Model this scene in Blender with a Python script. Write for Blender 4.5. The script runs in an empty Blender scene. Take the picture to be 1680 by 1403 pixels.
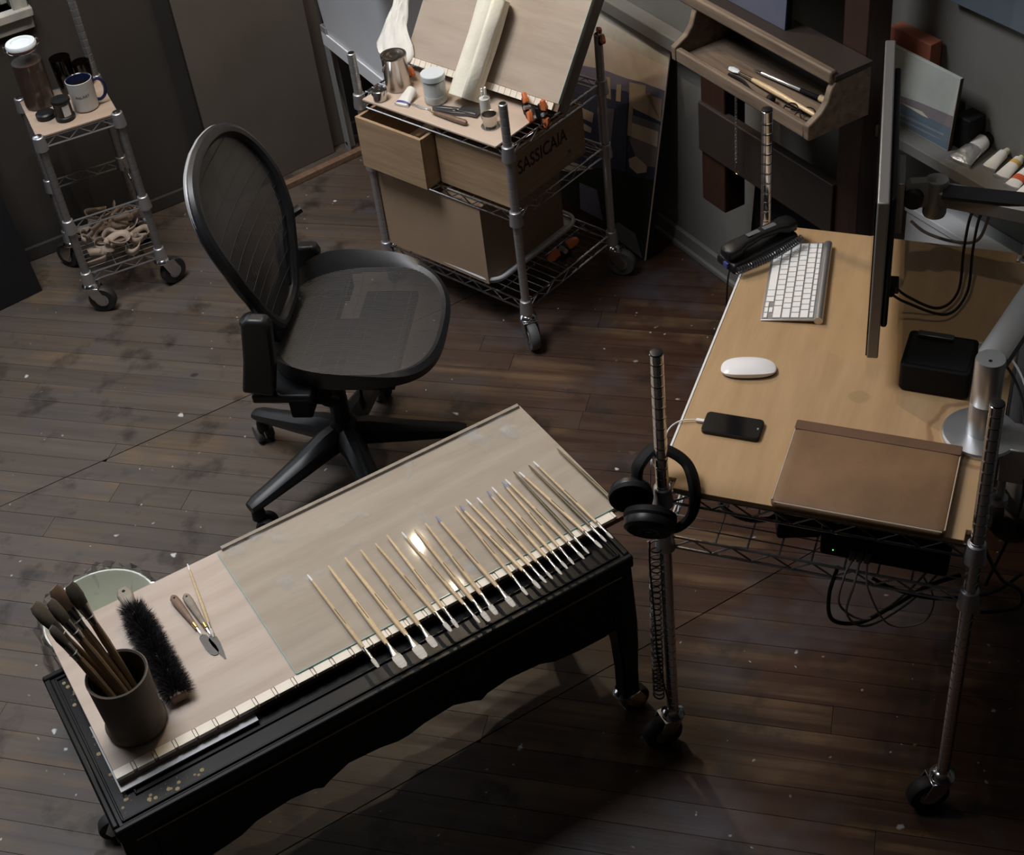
import bpy, bmesh, math, random
from mathutils import Vector, Matrix
random.seed(11)
PI = math.pi
sc = bpy.context.scene
COL = sc.collection

# ------------------------------------------------------------------ camera, world, light, exposure
cam_d = bpy.data.cameras.new('camera')
cam = bpy.data.objects.new('camera', cam_d); COL.objects.link(cam)
R = Vector((0.85202979, -0.51235336, -0.10742103)); U = Vector((0.40343261, 0.51188337, 0.75843098)); B = Vector((-0.33359762, -0.68954293, 0.64283993))
cam.matrix_world = Matrix(((R.x, U.x, B.x, 0), (R.y, U.y, B.y, 0), (R.z, U.z, B.z, 2.79), (0, 0, 0, 1)))
cam_d.sensor_fit = 'HORIZONTAL'; cam_d.sensor_width = 36
cam_d.lens = 36 * 2432.09 / 1680
cam_d.shift_x = (840 - 808.44) / 1680
cam_d.shift_y = -(701.5 - 632.38) / 1680
cam_d.clip_start = 0.05
sc.camera = cam

sc.view_settings.view_transform = 'Standard'
sc.view_settings.look = 'None'
sc.view_settings.exposure = -0.14
sc.view_settings.gamma = 1.0
sc.view_settings.use_curve_mapping = False

wd = bpy.data.worlds.new('world'); sc.world = wd; wd.use_nodes = True
wd.node_tree.nodes['Background'].inputs[0].default_value = (0.62, 0.70, 0.85, 1)
wd.node_tree.nodes['Background'].inputs[1].default_value = 0.004

def area(name, loc, rot, sx, sy, power, col):
    l = bpy.data.lights.new(name, 'AREA'); l.shape = 'RECTANGLE'; l.size = sx; l.size_y = sy; l.energy = power; l.color = col
    o = bpy.data.objects.new(name, l); COL.objects.link(o); o.location = loc; o.rotation_euler = rot
    return o
# daylight through the skylight (opening x -0.45..0.85, y 2.60..3.90 in the ceiling)
area('skylight_daylight', (0.20, 3.25, 3.97), (0, 0, 0), 1.28, 1.28, 126, (0.95, 0.965, 1.0))
# daylight of the window in the back wall (opening x -1.75..0.74, z 0.865..2.30)
area('window_daylight', (-0.5, 4.672, 1.58), (math.radians(-90), 0, 0), 2.45, 1.40, 20, (0.88, 0.93, 1.0))

# ------------------------------------------------------------------ materials
def mat(name, col, rough=.5, metal=0., col2=None, scale=8., stretch=(1, 1, 1), lo=.35, hi=.65, bump=0., bscale=None, spec=.5, rnd=0., detail=5., rrange=0., alpha=None, coat=0.):
    m = bpy.data.materials.new(name); m.use_nodes = True
    nt = m.node_tree; N = nt.nodes; L = nt.links
    b = N['Principled BSDF']
    b.inputs['Base Color'].default_value = (*col, 1); b.inputs['Roughness'].default_value = rough
    b.inputs['Metallic'].default_value = metal; b.inputs['Specular IOR Level'].default_value = spec
    if coat: b.inputs['Coat Weight'].default_value = coat
    if col2 is not None or bump or rnd or rrange:
        tc = N.new('ShaderNodeTexCoord'); mp = N.new('ShaderNodeMapping'); mp.inputs['Scale'].default_value = stretch
        L.new(tc.outputs['Object'], mp.inputs['Vector'])
        vec = mp.outputs['Vector']
        if rnd:
            oi = N.new('ShaderNodeObjectInfo'); ad = N.new('ShaderNodeVectorMath'); ad.operation = 'ADD'
            ml = N.new('ShaderNodeMath'); ml.operation = 'MULTIPLY'; ml.inputs[1].default_value = 37.
            L.new(oi.outputs['Random'], ml.inputs[0]); L.new(vec, ad.inputs[0]); L.new(ml.outputs[0], ad.inputs[1]); vec = ad.outputs[0]
        n = N.new('ShaderNodeTexNoise'); n.inputs['Scale'].default_value = scale; n.inputs['Detail'].default_value = detail; n.inputs['Roughness'].default_value = .6
        L.new(vec, n.inputs['Vector'])
        cr = N.new('ShaderNodeMapRange'); cr.inputs['From Min'].default_value = lo; cr.inputs['From Max'].default_value = hi
        L.new(n.outputs['Fac'], cr.inputs['Value'])
        if col2 is not None:
            mx = N.new('ShaderNodeMix'); mx.data_type = 'RGBA'
            mx.inputs[6].default_value = (*col, 1); mx.inputs[7].default_value = (*col2, 1)
            L.new(cr.outputs[0], mx.inputs[0]); out = mx.outputs[2]
            if rnd:
                hv = N.new('ShaderNodeHueSaturation')
                mr = N.new('ShaderNodeMapRange'); mr.inputs['To Min'].default_value = 1 - rnd; mr.inputs['To Max'].default_value = 1 + rnd
                L.new(oi.outputs['Random'], mr.inputs['Value']); L.new(mr.outputs[0], hv.inputs['Value']); L.new(out, hv.inputs['Color']); out = hv.outputs['Color']
            L.new(out, b.inputs['Base Color'])
        if rrange:
            rr = N.new('ShaderNodeMapRange'); rr.inputs['To Min'].default_value = rough - rrange; rr.inputs['To Max'].default_value = rough + rrange
            L.new(n.outputs['Fac'], rr.inputs['Value']); L.new(rr.outputs[0], b.inputs['Roughness'])
        if bump:
            n2 = n
            if bscale:
                n2 = N.new('ShaderNodeTexNoise'); n2.inputs['Scale'].default_value = bscale; n2.inputs['Detail'].default_value = 3; L.new(vec, n2.inputs['Vector'])
            bp = N.new('ShaderNodeBump'); bp.inputs['Strength'].default_value = bump; bp.inputs['Distance'].default_value = .004
            L.new(n2.outputs['Fac'], bp.inputs['Height']); L.new(bp.outputs[0], b.inputs['Normal'])
    return m

def thin_glass(name, tint, refl=1.0, rough=.02, dust=0.):
    m = bpy.data.materials.new(name); m.use_nodes = True
    nt = m.node_tree; N = nt.nodes; L = nt.links; N.remove(N['Principled BSDF'])
    t = N.new('ShaderNodeBsdfTransparent'); t.inputs[0].default_value = (*tint, 1)
    g = N.new('ShaderNodeBsdfGlossy'); g.inputs['Roughness'].default_value = rough
    lw = N.new('ShaderNodeLayerWeight'); lw.inputs['Blend'].default_value = .5
    p5 = N.new('ShaderNodeMath'); p5.operation = 'POWER'; p5.inputs[1].default_value = 5.; L.new(lw.outputs['Facing'], p5.inputs[0])
    sk_ = N.new('ShaderNodeMath'); sk_.operation = 'MULTIPLY_ADD'; sk_.inputs[1].default_value = .92; sk_.inputs[2].default_value = .08; L.new(p5.outputs[0], sk_.inputs[0])
    ge = N.new('ShaderNodeNewGeometry'); fb = N.new('ShaderNodeMath'); fb.operation = 'SUBTRACT'; fb.inputs[0].default_value = 1.; L.new(ge.outputs['Backfacing'], fb.inputs[1])
    m0 = N.new('ShaderNodeMath'); m0.operation = 'MULTIPLY'; L.new(sk_.outputs[0], m0.inputs[0]); L.new(fb.outputs[0], m0.inputs[1])
    mu = N.new('ShaderNodeMath'); mu.operation = 'MULTIPLY'; mu.inputs[1].default_value = refl; L.new(m0.outputs[0], mu.inputs[0])
    mx = N.new('ShaderNodeMixShader'); L.new(mu.outputs[0], mx.inputs[0]); L.new(t.outputs[0], mx.inputs[1]); L.new(g.outputs[0], mx.inputs[2])
    out = mx.outputs[0]
    if dust:        # dried smears wiped over the glass
        tc = N.new('ShaderNodeTexCoord'); n1 = N.new('ShaderNodeTexNoise'); n1.inputs['Scale'].default_value = 5.5; n1.inputs['Detail'].default_value = 5; n1.inputs['Distortion'].default_value = 1.2; L.new(tc.outputs['Object'], n1.inputs['Vector'])
        n2 = N.new('ShaderNodeTexNoise'); n2.inputs['Scale'].default_value = 26; n2.inputs['Detail'].default_value = 4; L.new(tc.outputs['Object'], n2.inputs['Vector'])
        r1 = N.new('ShaderNodeMapRange'); r1.inputs['From Min'].default_value = .52; r1.inputs['From Max'].default_value = .74; L.new(n1.outputs['Fac'], r1.inputs['Value'])
        r2 = N.new('ShaderNodeMapRange'); r2.inputs['From Min'].default_value = .42; r2.inputs['From Max'].default_value = .66; L.new(n2.outputs['Fac'], r2.inputs['Value'])
        mm = N.new('ShaderNodeMath'); mm.operation = 'MULTIPLY'; L.new(r1.outputs[0], mm.inputs[0]); L.new(r2.outputs[0], mm.inputs[1])
        ma = N.new('ShaderNodeMath'); ma.operation = 'MULTIPLY_ADD'; ma.inputs[1].default_value = dust; ma.inputs[2].default_value = .02; L.new(mm.outputs[0], ma.inputs[0])
        df = N.new('ShaderNodeBsdfDiffuse'); df.inputs[0].default_value = (.62, .63, .64, 1)
        m2 = N.new('ShaderNodeMixShader'); L.new(ma.outputs[0], m2.inputs[0]); L.new(out, m2.inputs[1]); L.new(df.outputs[0], m2.inputs[2]); out = m2.outputs[0]
    L.new(out, N['Material Output'].inputs['Surface'])
    return m

def emit(name, col, s):
    m = bpy.data.materials.new(name); m.use_nodes = True; b = m.node_tree.nodes['Principled BSDF']
    b.inputs['Emission Color'].default_value = (*col, 1); b.inputs['Emission Strength'].default_value = s; b.inputs['Base Color'].default_value = (*col, 1)
    return m

def floor_mat(name):
    m = bpy.data.materials.new(name); m.use_nodes = True
    nt = m.node_tree; N = nt.nodes; L = nt.links; b = N['Principled BSDF']
    tc = N.new('ShaderNodeTexCoord'); oi = N.new('ShaderNodeObjectInfo')
    rot = N.new('ShaderNodeMapping'); rot.inputs['Rotation'].default_value = (0, 0, PI / 4); L.new(tc.outputs['Object'], rot.inputs['Vector'])
    off = N.new('ShaderNodeMath'); off.operation = 'MULTIPLY'; off.inputs[1].default_value = 29.; L.new(oi.outputs['Random'], off.inputs[0])
    st = N.new('ShaderNodeVectorMath'); st.operation = 'MULTIPLY'; st.inputs[1].default_value = (1.6, 34, 1); L.new(rot.outputs[0], st.inputs[0])
    ad = N.new('ShaderNodeVectorMath'); ad.operation = 'ADD'; L.new(st.outputs[0], ad.inputs[0]); L.new(off.outputs[0], ad.inputs[1])
    def noise(vec, scale, det=6, rg=.6):
        n = N.new('ShaderNodeTexNoise'); n.inputs['Scale'].default_value = scale; n.inputs['Detail'].default_value = det; n.inputs['Roughness'].default_value = rg
        L.new(vec, n.inputs['Vector']); return n.outputs['Fac']
    def rng(v, a, c, t0=0., t1=1.):
        r = N.new('ShaderNodeMapRange'); r.inputs['From Min'].default_value = a; r.inputs['From Max'].default_value = c
        r.inputs['To Min'].default_value = t0; r.inputs['To Max'].default_value = t1; L.new(v, r.inputs['Value']); return r.outputs[0]
    def mix(f, a, c):
        x = N.new('ShaderNodeMix'); x.data_type = 'RGBA'; L.new(f, x.inputs[0])
        for i, s in ((6, a), (7, c)):
            if isinstance(s, tuple): x.inputs[i].default_value = (*s, 1)
            else: L.new(s, x.inputs[i])
        return x.outputs[2]
    obj = tc.outputs['Object']
    grain = noise(ad.outputs[0], 1.0, 8, .65)
    c = mix(rng(grain, .15, .85), (.026, .0105, .006), (.066, .030, .017))
    # traffic: finish worn to grey towards the window side, red-brown finish kept near the desk, its colour darkened to paint in the shade there
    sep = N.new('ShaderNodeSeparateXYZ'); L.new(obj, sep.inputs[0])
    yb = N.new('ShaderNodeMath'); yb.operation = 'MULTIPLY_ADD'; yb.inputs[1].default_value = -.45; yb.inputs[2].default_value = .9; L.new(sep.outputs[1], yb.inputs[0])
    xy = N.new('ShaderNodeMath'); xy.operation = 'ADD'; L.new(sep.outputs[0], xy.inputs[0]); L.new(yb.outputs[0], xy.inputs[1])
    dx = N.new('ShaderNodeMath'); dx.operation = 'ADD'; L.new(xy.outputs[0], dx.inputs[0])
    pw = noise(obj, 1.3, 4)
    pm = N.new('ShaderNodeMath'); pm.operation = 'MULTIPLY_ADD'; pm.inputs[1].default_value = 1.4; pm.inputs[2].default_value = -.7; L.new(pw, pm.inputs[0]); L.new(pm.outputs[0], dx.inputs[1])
    wear_shade = rng(dx.outputs[0], 1.35, .45)
    c = mix(wear_shade, c, mix(rng(grain, .12, .88), (.054, .042, .034), (.118, .095, .078)))
    amb = noise(ad.outputs[0], .55, 5)
    patch = noise(obj, 2.6, 4)
    mm = N.new('ShaderNodeMath'); mm.operation = 'MULTIPLY'; L.new(rng(amb, .48, .66), mm.inputs[0]); L.new(rng(patch, .46, .60), mm.inputs[1])
    c = mix(rng(mm.outputs[0], 0, .8, 0, .55), c, (.17, .108, .054))
    blue = noise(obj, 3.1, 3); c = mix(rng(blue, .52, .68, 0, .55), c, (.066, .068, .080))
    dk = noise(obj, 7., 4); c = mix(rng(dk, .55, .68, 0, .7), c, (.016, .011, .009))
    # paint specks and drips
    for sc_, th, col, am in ((9., .075, (.62, .64, .66), .8), (23., .085, (.52, .55, .62), .65), (6.3, .07, (.03, .018, .014), .85), (17., .07, (.5, .42, .3), .5)):
        v = N.new('ShaderNodeTexVoronoi'); v.inputs['Scale'].default_value = sc_; v.inputs['Randomness'].default_value = 1
        wob = N.new('ShaderNodeVectorMath'); wob.operation = 'ADD'
        wn = N.new('ShaderNodeTexNoise'); wn.inputs['Scale'].default_value = 30; L.new(obj, wn.inputs['Vector'])
        ws = N.new('ShaderNodeVectorMath'); ws.operation = 'SCALE'; ws.inputs['Scale'].default_value = .035; L.new(wn.outputs['Color'], ws.inputs[0])
        L.new(obj, wob.inputs[0]); L.new(ws.outputs[0], wob.inputs[1]); L.new(wob.outputs[0], v.inputs['Vector'])
        sx = N.new('ShaderNodeSeparateXYZ'); L.new(v.outputs['Color'], sx.inputs[0])
        k = N.new('ShaderNodeMath'); k.operation = 'MULTIPLY'; L.new(rng(v.outputs['Distance'], th, th * .6), k.inputs[0]); L.new(rng(sx.outputs[0], .62, .72), k.inputs[1])
        k2 = N.new('ShaderNodeMath'); k2.operation = 'MULTIPLY'; k2.inputs[1].default_value = am; L.new(k.outputs[0], k2.inputs[0])
        c = mix(k2.outputs[0], c, col)
    hv = N.new('ShaderNodeHueSaturation'); L.new(c, hv.inputs['Color']); L.new(rng(oi.outputs['Random'], 0, 1, .90, 1.10), hv.inputs['Value'])
    L.new(hv.outputs['Color'], b.inputs['Base Color'])
    b.inputs['Specular IOR Level'].default_value = .32
    L.new(rng(grain, .3, .7, .34, .56), b.inputs['Roughness'])
    bp = N.new('ShaderNodeBump'); bp.inputs['Strength'].default_value = .35; bp.inputs['Distance'].default_value = .003; L.new(grain, bp.inputs['Height']); L.new(bp.outputs[0], b.inputs['Normal'])
    return m

MT = {}
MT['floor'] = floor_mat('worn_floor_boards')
MT['subfloor'] = mat('dark_subfloor', (.022, .017, .014), .9)
MT['wall_dark'] = mat('dark_plaster', (.040, .033, .028), .85, col2=(.031, .026, .022), scale=2., bump=.15, bscale=40)
MT['wall_grey'] = mat('grey_wall_paint', (.175, .172, .160), .8, col2=(.150, .147, .137), scale=1.7, bump=.1, bscale=50)
MT['ceiling'] = mat('ceiling_paint', (.16, .155, .145), .9)
MT['white_trim'] = mat('white_trim', (.40, .385, .345), .55, col2=(.33, .315, .28), scale=9)
MT['chrome'] = mat('chrome', (.62, .62, .64), .16, 1.0, rrange=.08, scale=60)
MT['chrome_dark'] = mat('dull_chrome', (.52, .52, .54), .42, .85)
MT['rubber'] = mat('black_rubber', (.018, .018, .019), .6)
MT['grey_rubber'] = mat('grey_wheel', (.09, .09, .092), .6)
MT['black_plastic'] = mat('black_plastic', (.008, .008, .009), .42, spec=.35)
MT['matte_black'] = mat('matte_black', (.005, .005, .0055), .7, spec=.25)
MT['chair_black'] = mat('graphite_plastic', (.013, .0135, .015), .40, col2=(.017, .017, .019), scale=40, spec=.4)
MT['chair_mesh'] = mat('woven_black_mesh', (.032, .033, .037), .48)
MT['ply_top'] = mat('birch_ply', (.47, .315, .175), .42, col2=(.39, .25, .13), scale=3.2, stretch=(9, 1.2, 1), lo=.3, hi=.7, rrange=.06)
def desk_stains(m):
    nt = m.node_tree; N = nt.nodes; L = nt.links; b = N['Principled BSDF']; src = b.inputs['Base Color'].links[0].from_socket
    tc = N.new('ShaderNodeTexCoord'); nz = N.new('ShaderNodeTexNoise'); nz.inputs['Scale'].default_value = 22; L.new(tc.outputs['Object'], nz.inputs['Vector'])
    for c, r0, r1, col, am in (((.308, .335, .8005), 0, .017, (.30, .21, .10), .55), ((.548, .278, .8005), .088, .097, (.22, .11, .05), .6), ((.30, .60, .8005), .0, .16, (.50, .31, .155), .35)):
        d = N.new('ShaderNodeVectorMath'); d.operation = 'DISTANCE'; d.inputs[1].default_value = c; L.new(tc.outputs['Object'], d.inputs[0])
        ad = N.new('ShaderNodeMath'); ad.operation = 'MULTIPLY_ADD'; ad.inputs[1].default_value = .03; L.new(nz.outputs['Fac'], ad.inputs[0]); L.new(d.outputs['Value'], ad.inputs[2])
        hi = N.new('ShaderNodeMapRange'); hi.inputs['From Min'].default_value = r1 + .019; hi.inputs['From Max'].default_value = r1 + .013; L.new(ad.outputs[0], hi.inputs['Value'])
        f = hi.outputs[0]
        if r0:
            lo = N.new('ShaderNodeMapRange'); lo.inputs['From Min'].default_value = r0 + .012; lo.inputs['From Max'].default_value = r0 + .016; L.new(ad.outputs[0], lo.inputs['Value'])
            mu = N.new('ShaderNodeMath'); mu.operation = 'MULTIPLY'; L.new(f, mu.inputs[0]); L.new(lo.outputs[0], mu.inputs[1]); f = mu.outputs[0]
        am_ = N.new('ShaderNodeMath'); am_.operation = 'MULTIPLY'; am_.inputs[1].default_value = am; L.new(f, am_.inputs[0])
        mx = N.new('ShaderNodeMix'); mx.data_type = 'RGBA'; mx.inputs[7].default_value = (*col, 1); L.new(am_.outputs[0], mx.inputs[0]); L.new(src, mx.inputs[6]); src = mx.outputs[2]
    L.new(src, b.inputs['Base Color'])
desk_stains(MT['ply_top'])
MT['ply_pale'] = mat('pale_ply', (.60, .49, .40), .55, col2=(.50, .39, .31), scale=2.4, stretch=(1.2, 10, 1), lo=.3, hi=.7)
MT['ply_board'] = mat('board_ply', (.52, .43, .365), .55, col2=(.40, .315, .255), scale=2.6, stretch=(1.0, 8, 1), lo=.3, hi=.7)
MT['ply_shaded'] = mat('shaded_pale_ply', (.38, .29, .225), .6, col2=(.31, .23, .17), scale=3, stretch=(1.2, 9, 1), lo=.3, hi=.7)  # darker copy of the pale ply, paints in the dimmer light at the cart
MT['chrome_shaded'] = mat('shaded_dull_chrome', (.34, .34, .35), .40, .85)  # dull chrome darkened so the cart wires look shaded
MT['canvas_slate'] = mat('slate_blue_canvas', (.105, .135, .160), .7, col2=(.085, .110, .135), scale=3)
MT['ruler'] = mat('cream_strip', (.86, .79, .68), .5, col2=(.78, .70, .58), scale=20)
MT['pine'] = mat('crate_pine', (.44, .30, .18), .6, col2=(.33, .215, .12), scale=2.6, stretch=(2, 2, 22), lo=.3, hi=.7, bump=.2, rnd=.08)
MT['pine_h'] = mat('crate_pine_side', (.44, .30, .18), .6, col2=(.33, .215, .12), scale=3., stretch=(2, 2, 24), lo=.3, hi=.7, bump=.2, rnd=.08)
MT['cardboard'] = mat('cardboard', (.36, .25, .165), .8, col2=(.33, .225, .145), scale=5)
MT['lacquer'] = mat('black_lacquer', (.006, .006, .007), .34, col2=(.008, .008, .008), scale=6, rrange=.06, spec=.18)
MT['lacquer_brown'] = mat('brown_lacquer', (.012, .006, .0045), .5, col2=(.008, .005, .004), scale=7, spec=.25)
MT['gold'] = mat('worn_gold_paint', (.30, .24, .13), .5, .4)
MT['glass_sheet'] = thin_glass('sheet_glass', (.965, .972, .960), .9, .03, .42)
MT['glass_tilt'] = thin_glass('dusty_sheet_glass', (.985, .987, .98), .30, .10)
MT['glass_edge'] = mat('glass_edge_green', (.30, .52, .50), .2)
MT['glass_clear'] = thin_glass('clear_glass', (.93, .95, .95), .75, .03)
MT['glass_smoke'] = thin_glass('smoked_glass', (.30, .26, .25), .8, .03)
MT['window_glass'] = thin_glass('window_glass', (.97, .98, .98), .7, .01)
MT['clay'] = mat('stoneware', (.20, .165, .13), .7, col2=(.12, .09, .07), scale=4, lo=.4, hi=.7, bump=.3, bscale=60)
MT['clay_in'] = mat('stoneware_inside', (.035, .028, .023), .8)
MT['handle_wood'] = mat('brush_handle_pale', (.72, .55, .34), .35, col2=(.62, .45, .26), scale=8, stretch=(20, 1, 20), rnd=.12)
MT['handle_olive'] = mat('brush_handle_olive', (.17, .13, .055), .4, col2=(.12, .09, .04), scale=8, rnd=.12)
MT['handle_old'] = mat('brush_handle_old', (.40, .26, .14), .45, col2=(.22, .135, .07), scale=12, rnd=.15)
MT['handle_white'] = mat('brush_tip_paint', (.80, .80, .82), .35)
MT['handle_violet'] = mat('brush_tip_violet', (.24, .25, .40), .35)
MT['ferrule'] = mat('nickel_ferrule', (.74, .73, .72), .16, 1.0)
MT['bristle_white'] = mat('white_bristle', (.64, .60, .54), .7, col2=(.50, .46, .40), scale=60, stretch=(4, .5, 4))
MT['bristle_dark'] = mat('dark_bristle', (.085, .070, .048), .8, col2=(.14, .115, .08), scale=40)
MT['bristle_brown'] = mat('brown_bristle', (.20, .115, .07), .75, col2=(.14, .08, .05), scale=40)
MT['bristle_black'] = mat('black_horsehair', (.012, .010, .012), .55)
MT['grey_wood'] = mat('weathered_grey_wood', (.30, .26, .21), .6, col2=(.22, .18, .14), scale=5, stretch=(8, 1, 8))
MT['knife_wood'] = mat('knife_handle', (.22, .135, .09), .45, col2=(.15, .09, .06), scale=9, stretch=(8, 1, 8))
MT['steel'] = mat('polished_steel', (.86, .87, .88), .16, 1.0)
MT['brass'] = mat('brass', (.75, .58, .25), .3, 1.0)
MT['alu'] = mat('brushed_aluminium', (.60, .605, .62), .36, .9, rrange=.05, scale=90, stretch=(1, 1, 30))
MT['alu_grey'] = mat('grey_arm_metal', (.25, .25, .255), .45, .6)
MT['key_white'] = mat('white_keycap', (.86, .86, .85), .4)
MT['white_gloss'] = mat('white_gloss', (.86, .86, .88), .12, coat=.3)
MT['screen_black'] = mat('black_screen', (.006, .006, .007), .08)
MT['leather'] = mat('brown_leather', (.235, .132, .066), .62, col2=(.135, .072, .034), scale=7, lo=.3, hi=.75, bump=.12, bscale=180)
MT['leather_dark'] = mat('dark_leather', (.145, .076, .042), .6, col2=(.11, .058, .032), scale=6, bump=.12, bscale=180)
MT['stitch'] = mat('pale_stitching', (.50, .42, .33), .7)
MT['easel_wood'] = mat('old_easel_wood', (.23, .17, .12), .6, col2=(.10, .07, .05), scale=3, stretch=(14, 1.2, 14), lo=.3, hi=.7, bump=.3)
MT['mahogany'] = mat('red_brown_wood', (.040, .0145, .008), .5, col2=(.024, .010, .006), scale=4, stretch=(12, 12, 1))
MT['dark_wood'] = mat('dark_wood', (.016, .011, .009), .6, col2=(.026, .017, .013), scale=5)
MT['canvas_white'] = mat('primed_canvas', (.66, .67, .68), .8, col2=(.60, .61, .63), scale=6)
MT['canvas_back'] = mat('grey_brown_board', (.110, .092, .079), .85, col2=(.088, .073, .061), scale=2.4)
MT['canvas_dark'] = mat('dark_canvas', (.007, .008, .011), .75, col2=(.011, .009, .008), scale=3, spec=.25)
MT['canvas_blue'] = mat('blue_canvas', (.075, .090, .150), .7, col2=(.11, .115, .165), scale=3)
MT['sink_white'] = mat('white_enamel', (.78, .81, .86), .4, col2=(.70, .73, .77), scale=4, lo=.3, hi=.8)
MT['sink_brown'] = mat('rust_stain', (.40, .33, .25), .5, col2=(.30, .23, .16), scale=4)
MT['leg_grey'] = mat('grey_steel_leg', (.36, .37, .38), .5, .3)
MT['tin'] = mat('tin_can', (.60, .58, .55), .24, 1.0, col2=(.42, .39, .36), scale=6)
MT['white_paint'] = mat('white_lid', (.66, .72, .76), .4)
MT['white_liquid'] = mat('milky_jar', (.62, .63, .62), .35)
MT['paper'] = mat('white_paper', (.84, .83, .79), .85, col2=(.78, .77, .73), scale=7, bump=.25, bscale=18)
MT['towel'] = mat('paper_towel', (.86, .83, .72), .9, col2=(.80, .77, .66), scale=30, bump=.3, bscale=120)
MT['orange'] = mat('orange_clamp', (.62, .17, .055), .45)
MT['dark_tool'] = mat('dark_steel_tool', (.13, .13, .14), .35, .8)
MT['cloth'] = mat('canvas_rag', (.50, .40, .32), .9, col2=(.40, .31, .245), scale=12, bump=.2, bscale=60)
MT['brown_stuff'] = mat('brown_contents', (.06, .028, .018), .6, col2=(.03, .015, .010), scale=14)
MT['mug_white'] = mat('mug_glaze', (.50, .485, .47), .25)
MT['navy'] = mat('navy_glaze', (.012, .016, .05), .2)
MT['coffee'] = mat('black_coffee', (.006, .005, .004), .08)
MT['bucket'] = mat('pale_bucket', (.76, .78, .70), .5, col2=(.70, .72, .64), scale=5)
MT['bag'] = thin_glass('clear_plastic_bag', (.86, .87, .88), 1.6, .12)
MT['red_brick'] = mat('brick_red_box', (.30, .095, .055), .7, col2=(.24, .075, .045), scale=12)
MT['tube_white'] = mat('paint_tube_white', (.78, .76, .72), .35, col2=(.70, .68, .64), scale=14)
MT['tube_metal'] = mat('paint_tube_metal', (.80, .80, .80), .28, .9, bump=.5, bscale=55)
MT['tube_red'] = mat('tube_red_band', (.55, .10, .04), .4)
MT['tube_ochre'] = mat('tube_ochre_band', (.60, .38, .10), .4)
MT['tube_blue'] = mat('tube_blue_band', (.06, .07, .26), .4)
MT['cap_cream'] = mat('cream_cap', (.70, .66, .42), .4)
MT['ink'] = mat('printed_ink', (.030, .020, .015), .7)
MT['grey_ink'] = mat('grey_ink', (.10, .10, .11), .7)
MT['cable_white'] = mat('white_cable', (.75, .75, .75), .45)
MT['cable_grey'] = mat('grey_cable', (.22, .20, .19), .5)
MT['led'] = emit('green_led', (.2, 1., .2), 2.)
MT['bulb'] = emit('warm_bulb', (1., .80, .56), 2600.)
def flat(n, c): MT[n] = mat(n, c, .75, col2=tuple(x * .86 for x in c), scale=14)
flat('p_sky', (0.800, 0.666, 0.562)); flat('p_sky2', (0.669, 0.628, 0.547)); flat('p_violet', (0.254, 0.232, 0.335)); flat('p_tan', (0.729, 0.578, 0.405)); flat('p_tan2', (0.588, 0.446, 0.314))
flat('p_cream', (0.800, 0.686, 0.515)); flat('p_navy', (0.061, 0.069, 0.121)); flat('p_green', (.014, .021, .014)); flat('p_grey', (0.223, 0.223, 0.264)); flat('p_mauve', (0.304, 0.254, 0.273))
flat('p_seasky', (.44, .47, .44)); flat('p_hill', (.21, .185, .20)); flat('p_sea', (.115, .155, .205)); flat('p_sealight', (.20, .245, .285)); flat('p_foam', (.62, .58, .48))

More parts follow.
